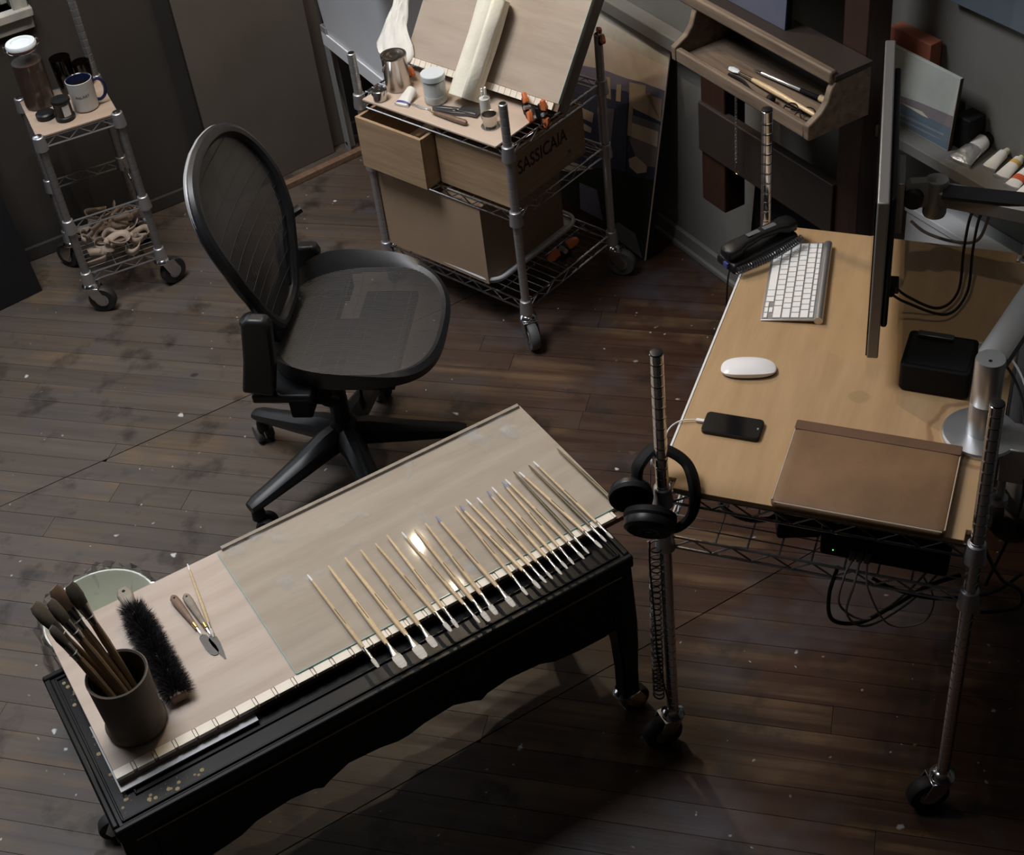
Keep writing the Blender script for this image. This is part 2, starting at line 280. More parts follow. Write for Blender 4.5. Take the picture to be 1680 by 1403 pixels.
# ------------------------------------------------------------------ mesh helpers
class MB:
    def __init__(s): s.v = []; s.f = []
    def add(s, vs, fs, M=None):
        k = len(s.v)
        s.v += [tuple(M @ Vector(p)) if M else tuple(p) for p in vs]
        s.f += [tuple(i + k for i in f) for f in fs]; return s
    def box(s, c, d, rz=0, M=None):
        x, y, z = (q / 2 for q in d)
        vs = [(-x, -y, -z), (x, -y, -z), (x, y, -z), (-x, y, -z), (-x, -y, z), (x, -y, z), (x, y, z), (-x, y, z)]
        T = Matrix.Translation(c) @ Matrix.Rotation(rz, 4, 'Z')
        if M: T = M @ T
        return s.add(vs, [(0, 3, 2, 1), (4, 5, 6, 7), (0, 1, 5, 4), (1, 2, 6, 5), (2, 3, 7, 6), (3, 0, 4, 7)], T)
    def bx(s, x0, x1, y0, y1, z0, z1): return s.box(((x0 + x1) / 2, (y0 + y1) / 2, (z0 + z1) / 2), (abs(x1 - x0), abs(y1 - y0), abs(z1 - z0)))
    def tube(s, pts, r, n=8, closed=False, flat=None):
        P = [Vector(p) for p in pts]; m = len(P)
        rs = list(r) if isinstance(r, (list, tuple)) else [r] * m
        vs = []; up = None
        for i in range(m):
            if closed: t = P[(i + 1) % m] - P[i - 1]
            else: t = P[min(i + 1, m - 1)] - P[max(i - 1, 0)]
            t = t.normalized() if t.length > 1e-9 else Vector((0, 0, 1))
            if up is None:
                a = Vector((0, 0, 1)) if abs(t.z) < .9 else Vector((1, 0, 0)); up = (a - t * a.dot(t)).normalized()
            else:
                up = up - t * up.dot(t)
                up = up.normalized() if up.length > 1e-6 else t.orthogonal().normalized()
            w = t.cross(up); ru = rs[i] * (flat or 1)
            for j in range(n):
                a = 2 * PI * j / n; vs.append(P[i] + w * (math.cos(a) * rs[i]) + up * (math.sin(a) * ru))
        fs = []
        for i in range(m if closed else m - 1):
            for j in range(n):
                a = i * n + j; b = i * n + (j + 1) % n; c = ((i + 1) % m) * n + (j + 1) % n; d = ((i + 1) % m) * n + j
                fs.append((a, b, c, d))
        if not closed: fs += [tuple(range(n))[::-1], tuple((m - 1) * n + j for j in range(n))]
        return s.add(vs, fs)
    def cyl(s, p0, p1, r0, r1=None, n=12): return s.tube([p0, p1], [r0, r0 if r1 is None else r1], n)
    def lathe(s, prof, n=20, c=(0, 0, 0), M=None, cap=True):
        vs = []; fs = []
        for r, z in prof:
            for j in range(n): a = 2 * PI * j / n; vs.append((c[0] + r * math.cos(a), c[1] + r * math.sin(a), c[2] + z))
        m = len(prof)
        for i in range(m - 1):
            for j in range(n): fs.append((i * n + j, i * n + (j + 1) % n, (i + 1) * n + (j + 1) % n, (i + 1) * n + j))
        if cap: fs += [tuple(range(n))[::-1], tuple((m - 1) * n + j for j in range(n))]
        return s.add(vs, fs, M)
    def prism(s, poly, d0, d1, f):
        n = len(poly); vs = [f(a, b, d0) for a, b in poly] + [f(a, b, d1) for a, b in poly]
        fs = [tuple(range(n))[::-1], tuple(range(n, 2 * n))] + [(i, (i + 1) % n, n + (i + 1) % n, n + i) for i in range(n)]
        return s.add(vs, fs)
    def loft(s, rings, closed=True, caps=True):
        n = len(rings[0]); vs = [p for r in rings for p in r]; fs = []
        for i in range(len(rings) - 1):
            for j in range(n if closed else n - 1): fs.append((i * n + j, i * n + (j + 1) % n, (i + 1) * n + (j + 1) % n, (i + 1) * n + j))
        if caps and closed: fs += [tuple(range(n))[::-1], tuple((len(rings) - 1) * n + j for j in range(n))]
        return s.add(vs, fs)
    def ball(s, c, r, sx=1, sy=1, sz=1, n=12, m=8):
        vs = []; fs = []
        for i in range(m + 1):
            t = PI * i / m
            for j in range(n): a = 2 * PI * j / n; vs.append((c[0] + r * sx * math.sin(t) * math.cos(a), c[1] + r * sy * math.sin(t) * math.sin(a), c[2] + r * sz * math.cos(t)))
        for i in range(m):
            for j in range(n): fs.append((i * n + j, (i + 1) * n + j, (i + 1) * n + (j + 1) % n, i * n + (j + 1) % n))
        return s.add(vs, fs)
    def rbox(s, c, d, r, M=None, n=4):          # slab with rounded plan corners
        x, y, z = (q / 2 for q in d); pl = []
        for cx, cy, a0 in ((x - r, y - r, 0), (-x + r, y - r, PI / 2), (-x + r, -y + r, PI), (x - r, -y + r, 1.5 * PI)):
            for k in range(n + 1): a = a0 + PI / 2 * k / n; pl.append((cx + r * math.cos(a), cy + r * math.sin(a)))
        T = Matrix.Translation(c)
        if M: T = M @ T
        k = len(pl); vs = [(a, b, -z) for a, b in pl] + [(a, b, z) for a, b in pl]
        fs = [tuple(range(k))[::-1], tuple(range(k, 2 * k))] + [(i, (i + 1) % k, k + (i + 1) % k, k + i) for i in range(k)]
        return s.add(vs, fs, T)
    def mesh(s, name, m=None, smooth=35):
        me = bpy.data.meshes.new(name); me.from_pydata(s.v, [], s.f)
        bm = bmesh.new(); bm.from_mesh(me); bmesh.ops.recalc_face_normals(bm, faces=bm.faces); bm.to_mesh(me); bm.free()
        if m: me.materials.append(MT[m])
        if smooth:
            me.polygons.foreach_set('use_smooth', [True] * len(me.polygons)); me.set_sharp_from_angle(angle=math.radians(smooth))
        me.update(); return me
    def build(s, name, m, parent=None, bev=0, smooth=35, solid=0):
        o = bpy.data.objects.new(name, s.mesh(name, m, smooth)); COL.objects.link(o)
        if parent: o.parent = parent
        if solid: q = o.modifiers.new('thick', 'SOLIDIFY'); q.thickness = solid; q.offset = 0
        if bev: q = o.modifiers.new('bevel', 'BEVEL'); q.width = bev; q.segments = 2; q.limit_method = 'ANGLE'; q.angle_limit = .6
        return o

def tag(o, label=None, cat=None, group=None, kind=None):
    if label: o['label'] = label
    if cat: o['category'] = cat
    if group: o['group'] = group
    if kind: o['kind'] = kind
    return o
def thing(name, label, cat, loc=(0, 0, 0), rz=0, group=None):
    o = bpy.data.objects.new(name, None); COL.objects.link(o); o.location = loc; o.rotation_euler = (0, 0, rz); o.empty_display_size = .05
    return tag(o, label, cat, group)
def place(o, loc=(0, 0, 0), rz=0):
    o.location = loc; o.rotation_euler = (0, 0, rz); return o
def copy_tree(o, parent=None):
    c = o.copy(); COL.objects.link(c)
    if parent: c.parent = parent
    for ch in list(o.children): copy_tree(ch, c)
    return c
def inst(me, name, parent, loc=(0, 0, 0), rot=(0, 0, 0)):
    o = bpy.data.objects.new(name, me); COL.objects.link(o); o.parent = parent; o.location = loc; o.rotation_euler = rot; return o
def text_mesh(s, size, m, depth=.0003, font_shear=0):
    cu = bpy.data.curves.new('lettering', 'FONT'); cu.body = s; cu.size = size; cu.extrude = depth; cu.offset = size * .014; cu.align_x = 'CENTER'; cu.align_y = 'CENTER'; cu.resolution_u = 3
    t = bpy.data.objects.new('lettering', cu); COL.objects.link(t); bpy.context.view_layer.update()
    me = bpy.data.meshes.new_from_object(t); bpy.data.objects.remove(t); bpy.data.curves.remove(cu)
    me.materials.clear(); me.materials.append(MT[m]); return me
def frame(ox, oy, th):
    c, s = math.cos(th), math.sin(th)
    return lambda u, v, z=0.: (ox + c * u - s * v, oy + s * u + c * v, z)
def smooth_path(pts, k=6):
    P = [Vector(p) for p in pts]; out = []
    for i in range(len(P) - 1):
        p0 = P[max(i - 1, 0)]; p1 = P[i]; p2 = P[i + 1]; p3 = P[min(i + 2, len(P) - 1)]
        for j in range(k):
            t = j / k
            out.append(.5 * ((2 * p1) + (p2 - p0) * t + (2 * p0 - 5 * p1 + 4 * p2 - p3) * t * t + (3 * p1 - p0 - 3 * p2 + p3) * t ** 3))
    out.append(P[-1]); return out

# ------------------------------------------------------------------ the room
XR, YB, ZC = 2.30, 4.57, 3.6
flo = tag(MB().bx(-3.2, XR + .1, -1.4, YB + .1, -.08, -.0125).build('floor', 'subfloor', smooth=0), kind='structure')
flo['label'] = 'worn wooden floor of narrow boards laid diagonally, spotted with paint'
def clip(poly, a, b, c):     # keep a*x+b*y<=c
    out = []
    for i in range(len(poly)):
        p, q = poly[i], poly[(i + 1) % len(poly)]; dp = a * p[0] + b * p[1] - c; dq = a * q[0] + b * q[1] - c
        if dp <= 0: out.append(p)
        if dp * dq < 0: t = dp / (dp - dq); out.append((p[0] + (q[0] - p[0]) * t, p[1] + (q[1] - p[1]) * t))
    return out
def parea(p): return abs(sum(p[i][0] * p[(i + 1) % len(p)][1] - p[(i + 1) % len(p)][0] * p[i][1] for i in range(len(p)))) / 2
W_ = .0765; d_ = (math.sqrt(.5), -math.sqrt(.5)); n_ = (math.sqrt(.5), math.sqrt(.5)); g_ = .0006
planks = []
for k in range(5, 64):
    n0, n1 = k * W_ + g_, (k + 1) * W_ - g_
    s = -4.6 + random.uniform(0, 1.6)
    while s < 3.2:
        e = s + random.uniform(1.7, 3.4)
        if k == 33 and s < -1.83 < e - .2: e = -1.83
        q = [(n_[0] * n + d_[0] * t, n_[1] * n + d_[1] * t) for t, n in ((s + g_, n0), (e - g_, n0), (e - g_, n1), (s + g_, n1))]
        s = e
        for y0, y1 in ((.75, 1.936), (1.939, 3.409), (3.412, YB)):
            p = clip(clip(clip(clip(q, 1, 0, XR), -1, 0, .55), 0, 1, y1), 0, -1, -y0)
            if len(p) > 2 and parea(p) > .00012: planks.append(p)
planks.sort(key=parea, reverse=True)
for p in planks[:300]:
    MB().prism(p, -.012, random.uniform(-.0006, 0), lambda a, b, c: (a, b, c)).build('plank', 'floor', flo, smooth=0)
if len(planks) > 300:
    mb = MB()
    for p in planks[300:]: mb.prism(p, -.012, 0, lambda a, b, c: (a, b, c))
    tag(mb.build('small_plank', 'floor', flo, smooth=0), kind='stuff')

wx0, wx1, wz0, wz1 = -1.75, .74, .865, 2.30
w = MB()
w.bx(-3.2, XR + .12, YB, YB + .15, -.0125, wz0).bx(wx1, XR + .12, YB, YB + .15, wz0, wz1).bx(-3.2, wx0, YB, YB + .15, wz0, wz1).bx(-3.2, XR + .12, YB, YB + .15, wz1, ZC)
o = tag(w.build('wall_back', 'wall_dark', smooth=0), kind='structure')
o = tag(MB().bx(XR, XR + .12, -1.4, YB, -.0125, ZC).build('wall_right', 'wall_grey', smooth=0), kind='structure')
kx0, kx1, ky0, ky1 = -.45, .85, 2.60, 3.90
w = MB().bx(-3.2, kx0, -1.4, YB + .15, ZC, ZC + .1).bx(kx1, XR + .12, -1.4, YB + .15, ZC, ZC + .1).bx(kx0, kx1, -1.4, ky0, ZC, ZC + .1).bx(kx0, kx1, ky1, YB + .15, ZC, ZC + .1)
w.bx(kx0 - .04, kx0, ky0 - .04, ky1 + .04, ZC + .1, ZC + .42).bx(kx1, kx1 + .04, ky0 - .04, ky1 + .04, ZC + .1, ZC + .42).bx(kx0, kx1, ky0 - .04, ky0, ZC + .1, ZC + .42).bx(kx0, kx1, ky1, ky1 + .04, ZC + .1, ZC + .42)
tag(w.build('ceiling', 'ceiling', smooth=0), kind='structure')
o = tag(MB().bx(XR - .016, XR, .3, YB, 0, .062).bx(XR - .026, XR, .3, YB, 0, .018).build('baseboard_right', 'wall_grey', bev=.003), kind='structure')
o = tag(MB().bx(-3, XR, YB - .014, YB, 0, .05).build('baseboard_back', 'wall_dark', bev=.003), kind='structure')
# window
wn = tag(thing('window_1', None, None, (0, 0, 0)), kind='structure'); wn['label'] = 'white framed window high in the dark back wall'
for nm, a in (('casing', (wx1, wx1 + .05, YB - .02, YB, wz0 - .01, wz1 + .05)), ('casing', (wx0 - .05, wx0, YB - .02, YB, wz0 - .01, wz1 + .05)), ('casing', (wx0, wx1, YB - .02, YB, wz1, wz1 + .05)),
              ('sill', (wx0 - .06, wx1 + .055, YB - .035, YB + .1, wz0 - .03, wz0)), ('apron', (wx0 - .05, wx1 + .05, YB - .016, YB, wz0 - .075, wz0 - .03))):
    MB().bx(*a).build(nm, 'white_trim', wn, bev=.004)
for x in (wx0, (wx0 * 2 + wx1) / 3, (wx0 + 2 * wx1) / 3, wx1): MB().bx(x - .022, x + .022, YB + .05, YB + .09, wz0, wz1).build('muntin', 'white_trim', wn, bev=.003)
for z in (wz0 + .02, 1.58, wz1 - .02): MB().bx(wx0, wx1, YB + .055, YB + .085, z - .02, z + .02).build('muntin', 'white_trim', wn, bev=.003)
for i in range(3):
    for z0, z1 in ((wz0 + .04, 1.56), (1.60, wz1 - .04)):
        a = wx0 + (wx1 - wx0) * i / 3
        MB().bx(a + .022, a + (wx1 - wx0) / 3 - .022, YB + .068, YB + .072, z0, z1).build('pane', 'window_glass', wn, smooth=0)
tag(MB().bx(-2.75, -2.60, -1.4, YB, -.0125, ZC).build('wall_left', 'wall_dark', smooth=0), kind='structure')
# grey rail on the right wall above the leaning city painting
o = tag(MB().bx(XR - .05, XR, 3.05, YB, .715, .76).bx(XR - .02, XR, 3.05, YB, .68, .715).build('trim_1', 'wall_grey', bev=.004), kind='structure')
o['label'] = 'grey wall rail above the leaning city painting'

# ------------------------------------------------------------------ wire shelving units
def post_mesh(z0, z1, r=.0127):
    p = [(r * .8, z0), (r, z0 + .002)]; z = z0 + .0254
    while z < z1 - .01:
        p += [(r, z - .0034), (r, z - .0018), (r * .955, z - .0008), (r * .955, z + .0008), (r, z + .0018), (r, z + .0034)]; z += .0254
    p += [(r, z1 - .002), (r * .8, z1)]
    return MB().lathe(p, 14)
def caster(parent, loc, rz, zr=.13, wr=.05, wheel='grey_rubber', dome='chrome'):
    c = bpy.data.objects.new('caster', None); COL.objects.link(c); c.parent = parent; c.location = loc; c.rotation_euler = (0, 0, rz); c.empty_display_size = .03
    M = Matrix.Translation((.028, 0, wr)) @ Matrix.Rotation(PI / 2, 4, 'X')
    MB().lathe([(wr * .55, -.014), (wr * .93, -.014), (wr, -.009), (wr, .009), (wr * .93, .014), (wr * .55, .014)], 24, M=M).build('wheel', wheel, c)
    MB().lathe([(wr * .25, -.017), (wr * .5, -.015), (wr * .5, .015), (wr * .25, .017)], 16, M=M).build('hub', 'chrome_dark', c)
    f = MB()
    for s in (-1, 1):
        f.prism([(-.014, wr * 2 + .004), (.030, wr * 2 + .004), (.046, wr * 1.2), (.038, wr * .72), (.020, wr * .72), (.0, wr * 1.3)], s * .019, s * .022, lambda a, b, d: (a, d, b))
    f.bx(-.014, .030, -.022, .022, wr * 2 + .002, wr * 2 + .006)
    f.build('fork', dome, c, bev=.001)
    MB().lathe([(.026, wr * 2 + .005), (.027, wr * 2 + .010), (.022, wr * 2 + .018), (.013, wr * 2 + .022), (.011, zr + .012)], 18).build('stem', dome, c)
    return c
def shelf(parent, W, D, z, skip=(), dk=.028, wire='chrome', collars=True, deck=True):
    sh = bpy.data.objects.new('shelf', None); COL.objects.link(sh); sh.parent = parent; sh.location = (0, 0, z); sh.empty_display_size = .03
    rim = MB(); tr = MB(); de = MB(); e = .017; h = .032
    sides = [((e, 0), (W - e, 0), (0, -1)), ((W, e), (W, D - e), (1, 0)), ((W - e, D), (e, D), (0, 1)), ((0, D - e), (0, e), (-1, 0))]
    for (a, b, nrm) in sides:
        for zz in (-.003, -h): rim.cyl((*a, zz), (*b, zz), .0031, n=6)
        L = math.dist(a, b); k = max(2, round(L / .075)) * 2
        pts = []
        for i in range(k + 1):
            t = i / k; pts.append((a[0] + (b[0] - a[0]) * t, a[1] + (b[1] - a[1]) * t, -.004 if i % 2 else -h + .002))
        tr.tube(pts, .0022, 6)
    y = dk
    while y < D - .008: de.cyl((.0, y, 0), (W, y, 0), .0016, n=5); y += dk
    x = .1
    while x < W - .05: de.cyl((x, 0, -.004), (x, D, -.004), .0022, n=5); x += .062
    rim.build('rim', wire, sh); tr.build('truss', wire, sh)
    if deck: de.build('deck_wires', wire, sh)
    if collars:
        cm = MB().lathe([(.0175, -.040), (.0205, -.038), (.0205, -.034), (.0178, -.006), (.0172, .006), (.0150, .008)], 16).mesh('collar', 'chrome_dark')
        for p in ((0, 0), (W, 0), (0, D), (W, D)): inst(cm, 'collar', sh, (*p, 0))
    return sh

# --- rack with the tilted drawing board
RTH = -1.2487; RO = (1.4614, 3.6403); rw = frame(*RO, RTH); RW, RD = .5744, .4189; Z1, Z2, Z3 = .679, .466, .152
rack = thing('wire_rack', 'chrome three-shelf wire rack on casters holding the tilted drawing board', 'rack', (*RO, 0), RTH)
for i, (p, zt) in enumerate((((0, 0), .818), ((RW, 0), .818), ((0, RD), .83), ((RW, RD), .83))):
    inst(post_mesh(.118, zt).mesh('post', 'chrome_dark'), 'post', rack, (*p, 0))
    MB().lathe([(.0095, zt - .012), (.0095, zt + .0008)], 12, (*p, 0)).build('post_bore', 'matte_black', rack)
    caster(rack, (*p, 0), (2.3, -.55, 1.2, .35)[i], .118, .045, dome='chrome')
for z in (Z1, Z2, Z3): shelf(rack, RW, RD, z)

# --- small cart by the back wall
CTH = -.1009; CO = (.6193, 4.1321); cw = frame(*CO, CTH); CW, CD = .2435, .285
cart = thing('wire_cart', 'narrow tall chrome wire cart under the window holding the mug', 'cart', (*CO, 0), CTH)
for i, (p, zt) in enumerate((((0, 0), .652), ((CW, 0), .652), ((0, CD), .652), ((CW, CD), 1.25))):
    inst(post_mesh(.118, zt).mesh('post', 'chrome_shaded'), 'post', cart, (*p, 0))
    if i < 3: MB().lathe([(.0128, 0), (.0125, .003), (.006, .0045)], 14, (*p, zt - .001)).build('post_cap', 'chrome', cart)
    caster(cart, (*p, 0), (-.5, .4, 2.2, 1.1)[i], .118, .045, wheel='rubber')
for z in (.644, .344, .144): shelf(cart, CW, CD, z, wire='chrome_shaded', deck=(z != .344))

# ------------------------------------------------------------------ desk
DTH = -.9024; DO = (1.14, 1.683); dw = frame(*DO, DTH); DW, DL, DH = .5764, .8739, .8005
desk = thing('wire_desk', 'chrome wire shelving desk with birch plywood top on casters', 'desk', (*DO, 0), DTH)
for i, (p, zt) in enumerate((((0, 0), 1.123), ((DW, 0), 1.123), ((0, DL), 1.108), ((DW, DL), 1.108))):
    inst(post_mesh(.112, zt).mesh('post', 'chrome'), 'post', desk, (*p, 0))
    MB().lathe([(.0125, 0), (.012, .002), (.010, .003)], 14, (*p, zt)).build('post_cap', 'black_plastic', desk)
    caster(desk, (*p, 0), (-2.4, -2.6, 1., -1.2)[i], .112, .045, wheel='rubber')
shelf(desk, DW, DL, DH - .014, wire='chrome'); shelf(desk, DW, DL, .664, wire='chrome_dark')
nt_ = .022
pl = [(nt_, -.006), (DW - nt_, -.006), (DW - nt_, nt_), (DW + .010, nt_), (DW + .010, DL - nt_), (DW - nt_, DL - nt_), (DW - nt_, DL + .012), (nt_, DL + .012), (nt_, DL - nt_), (-.010, DL - nt_), (-.010, nt_), (nt_, nt_)]
MB().prism(pl, DH - .012, DH, lambda a, b, c: (a, b, c)).build('desk_top', 'ply_top', desk, bev=.001)
MB().bx(-.0145, -.0102, .02, DL - .02, DH - .012, DH + .0015).build('rim_glint_strip', 'cable_white', desk)  # added white strip, stands for the bright reflection along the shelf rim

# --- lacquered table
TX0, TX1, TY0, TY1, TZ = -.016, 1.123, 1.775, 2.215, .532
table = thing('lacquer_table', 'low black lacquered table with scalloped apron and gold flowers, on casters', 'table', ((TX0 + TX1) / 2, (TY0 + TY1) / 2, 0))
hx, hy = (TX1 - TX0) / 2, (TY1 - TY0) / 2
MB().bx(-hx + .012, hx - .012, -hy + .012, hy - .012, TZ - .03, TZ - .006).build('top_panel', 'lacquer', table)
for a in ((-hx, hx, -hy, -hy + .014), (-hx, hx, hy - .014, hy), (-hx, -hx + .014, -hy + .014, hy - .014), (hx - .014, hx, -hy + .014, hy - .014)):
    MB().bx(a[0], a[1], a[2], a[3], TZ - .032, TZ).build('edge_moulding', 'lacquer', table, bev=.004)
for k, ins in enumerate((.020, .062)):
    for a in ((-hx + ins, hx - ins, -hy + ins, -hy + ins + .005), (-hx + ins, hx - ins, hy - ins - .005, hy - ins), (-hx + ins, -hx + ins + .005, -hy + ins, hy - ins), (hx - ins - .005, hx - ins, -hy + ins, hy - ins)):
        MB().bx(a[0], a[1], a[2], a[3], TZ - .006, TZ - .002).build('bead', 'lacquer', table, bev=.0015)
fl = MB()
for k in range(6):
    a = k * PI / 3; fl.lathe([(.0032, 0), (.0024, .0004)], 7, (.0048 * math.cos(a), .0048 * math.sin(a), 0))
fl.lathe([(.0022, 0), (.0016, .0006)], 7)
flm = fl.mesh('gold_flower', 'gold'); dot = MB().lathe([(.0017, 0), (.0010, .0004)], 6).mesh('gold_dot', 'gold')
rr = random.Random(5)
for k in range(80):
    y = rr.choice([rr.uniform(-hy + .03, -hy + .15), rr.uniform(hy - .12, hy - .03), rr.uniform(-.04, .03)]); x = -hx + .043 + rr.uniform(-.013, .013)
    o = inst(flm if k % 3 == 0 else dot, 'gold_flower' if k % 3 == 0 else 'gold_dot', table, (x, y, TZ - .0058)); s = rr.uniform(.4, .62); o.scale = (s, s, 1)
for k in range(34):
    o = inst(flm if k % 3 == 0 else dot, 'gold_flower' if k % 3 == 0 else 'gold_dot', table, (-hx + rr.uniform(.07, .2), -hy + .043 + rr.uniform(-.013, .013), TZ - .0058)); s = rr.uniform(.4, .62); o.scale = (s, s, 1)
half = [(.52, .332), (.49, .324), (.42, .326), (.36, .335), (.345, .343), (.325, .352), (.25, .360), (.20, .352), (.182, .341), (.165, .352), (.12, .372), (.05, .366), (.012, .356)]
low = half + [(-a, b) for a, b in half[::-1]]
ap = low + [(-.53, TZ - .03), (.53, TZ - .03)]
for y, nm in ((-hy + .016, 'apron'), (hy - .016, 'apron')):
    MB().prism(ap, y - .009, y + .009, lambda a, b, d: (a, d, b)).build(nm, 'lacquer_brown', table, bev=.002)
ws = [(a * hy / hx * .92, b) for a, b in low]
for x in (-hx + .016, hx - .016):
    MB().prism(ws + [(-hy * .86, TZ - .03), (hy * .86, TZ - .03)], x - .009, x + .009, lambda a, b, d: (d, a, b)).build('apron', 'lacquer_brown', table, bev=.002)
MB().bx(-hx + .03, hx - .03, -hy + .003, -hy + .0065, TZ - .050, TZ - .046).build('gold_line', 'gold', table)
for sx in (-1, 1):
    for sy in (-1, 1):
        rings = []
        for z, w0, w1, out in ((TZ - .03, .062, .062, 0), (.42, .060, .060, .002), (.33, .054, .054, .004), (.25, .046, .046, .003), (.16, .040, .040, 0), (.10, .040, .040, 0), (.085, .044, .044, .001)):
            x1 = sx * (hx - .004 + out); y1 = sy * (hy - .004 + out); x0 = x1 - sx * w0; y0 = y1 - sy * w1
            rings.append([(x0, y0, z), (x1, y0, z), (x1, y1, z), (x0, y1, z)])
        MB().loft(rings).build('leg', 'lacquer', table, bev=.004)
        caster(table, (sx * (hx - .03), sy * (hy - .03), 0), {(-1, -1): 2.2, (1, -1): .1, (-1, 1): 2.9, (1, 1): .8}[(sx, sy)], .085, .034, wheel='rubber')

# --- drawing board, glass, notched strip
BX0, BX1, BY0, BY1 = .028, 1.172, 1.868, 2.296
card = tag(place(MB().bx(-.14, .14, -.09, .09, 0, .004).build('white_card', 'canvas_white'), (.165, 1.942, TZ + .0005), 0), 'white card sticking out under the front left of the drawing board', 'card')
board = thing('drawing_board', 'long pale plywood drawing board lying on the black table', 'board', (0, 0, 0))
MB().bx(BX0, BX1, BY0 + .022, BY1, .5375, .5555).build('panel', 'ply_board', board, bev=.0012)
MB().bx(BX0, BX1, BY0, BY0 + .0215, .5375, .5495).build('strip_base', 'leather_dark', board)
x = BX0; bm_ = MB(); i = 0
blk = MB().bx(0, .0335, 0, .0215, 0, .0075).mesh('strip_block', 'ruler'); sml = MB().bx(0, .0052, 0, .0195, 0, .0062).mesh('strip_spacer', 'ruler')
while x + .0335 < BX1:
    inst(blk, 'strip_block', board, (x, BY0, .5496)); x += .0335 + .0014
    if x + .0052 < BX1: inst(sml, 'strip_spacer', board, (x, BY0 + .002, .5496)); x += .0052 + .0014
MB().bx(.42, BX1 - .005, BY1 - .006, BY1 + .003, .5555, .5625).build('back_lip', 'grey_wood', board)
gl = thing('glass_sheet', 'sheet of glass covering most of the drawing board under the brushes', 'glass', (0, 0, 0))
MB().bx(.409, 1.168, 1.8905, 2.289, .5562, .5602).build('pane', 'glass_sheet', gl, smooth=0)
MB().bx(.409, 1.168, 1.8892, 1.8904, .5562, .5602).build('polished_edge', 'glass_edge', gl, smooth=0)
MB().bx(.4078, .4089, 1.8905, 2.289, .5562, .5602).build('polished_edge', 'glass_edge', gl, smooth=0)

# --- brushes laid out on the glass
BR = [(0.538,2.108,0.546,1.803),(0.584,2.103,0.587,1.773),(0.623,2.103,0.630,1.769),(0.660,2.103,0.661,1.780),(0.694,2.101,0.705,1.797),(0.725,2.108,0.721,1.797),(0.755,2.096,0.762,1.783),(0.782,2.088,0.779,1.774),(0.808,2.089,0.800,1.780),(0.836,2.092,0.839,1.777),(0.884,2.093,0.876,1.788),(0.893,2.090,0.906,1.787),(0.914,2.098,0.924,1.793),(0.936,2.088,0.940,1.794),(0.963,2.092,0.961,1.793),(0.978,2.096,0.979,1.799),(1.004,2.097,0.996,1.801),(1.014,2.099,1.021,1.801),(1.041,2.109,1.037,1.808),(1.050,2.100,1.067,1.805),(1.078,2.106,1.084,1.814),(1.093,2.110,1.100,1.814),(1.157,2.113,1.162,1.862)]
BW = [.008, .019, .019, .014, .009, .008, .006, .011, .011, .012, .007, .008, .006, .005, .006, .006, .005, .006, .004, .007, .005, .004, .004]
TIP = 'w.....w..v.vwwvwvw.wdwd'
tipm = {'w': 'handle_white', 'v': 'handle_violet', '.': 'handle_wood', 'd': 'handle_olive'}
olive = {18, 20, 22}
BL_ = ['slim white-tipped brush, leftmost of the brushes laid on the glass', 'broad pale-handled brush, second from left of the row on the glass', 'broadest flat brush, third from left of the row on the glass', 'wide pale brush, fourth from left of the row on the glass',
       'plain narrow brush, fifth from left of the row on the glass', 'short-bristled narrow brush, sixth from left on the glass', 'white-tipped thin brush by the left edge of the lamp glint on the glass', 'filbert brush crossing the lamp glint, eighth from left on the glass',
       'flat brush just right of the lamp glint, ninth from left on the glass', 'wide brush lying alone before the gap, tenth from left on the glass', 'left brush of the pair crossing at the handle tips on the glass', 'right brush of the pair crossing at the handle tips on the glass',
       'thin white-tipped brush, thirteenth from left on the glass', 'thinnest pale brush in the middle right of the row, fourteenth from left', 'violet-tipped brush, fifteenth from left of the row on the glass', 'white-tipped brush, sixteenth from left of the row on the glass',
       'left brush of the tight pair, seventeenth from left on the glass', 'right brush of the tight pair, eighteenth from left on the glass', 'thin olive-handled brush, nineteenth from left of the row', 'pale brush with bright white bristles, fourth from right of the row',
       'thin olive-handled brush, third from right of the row', 'thin brush with long pale bristles, second from right of the row', 'dark olive brush lying alone at the right end of the glass']
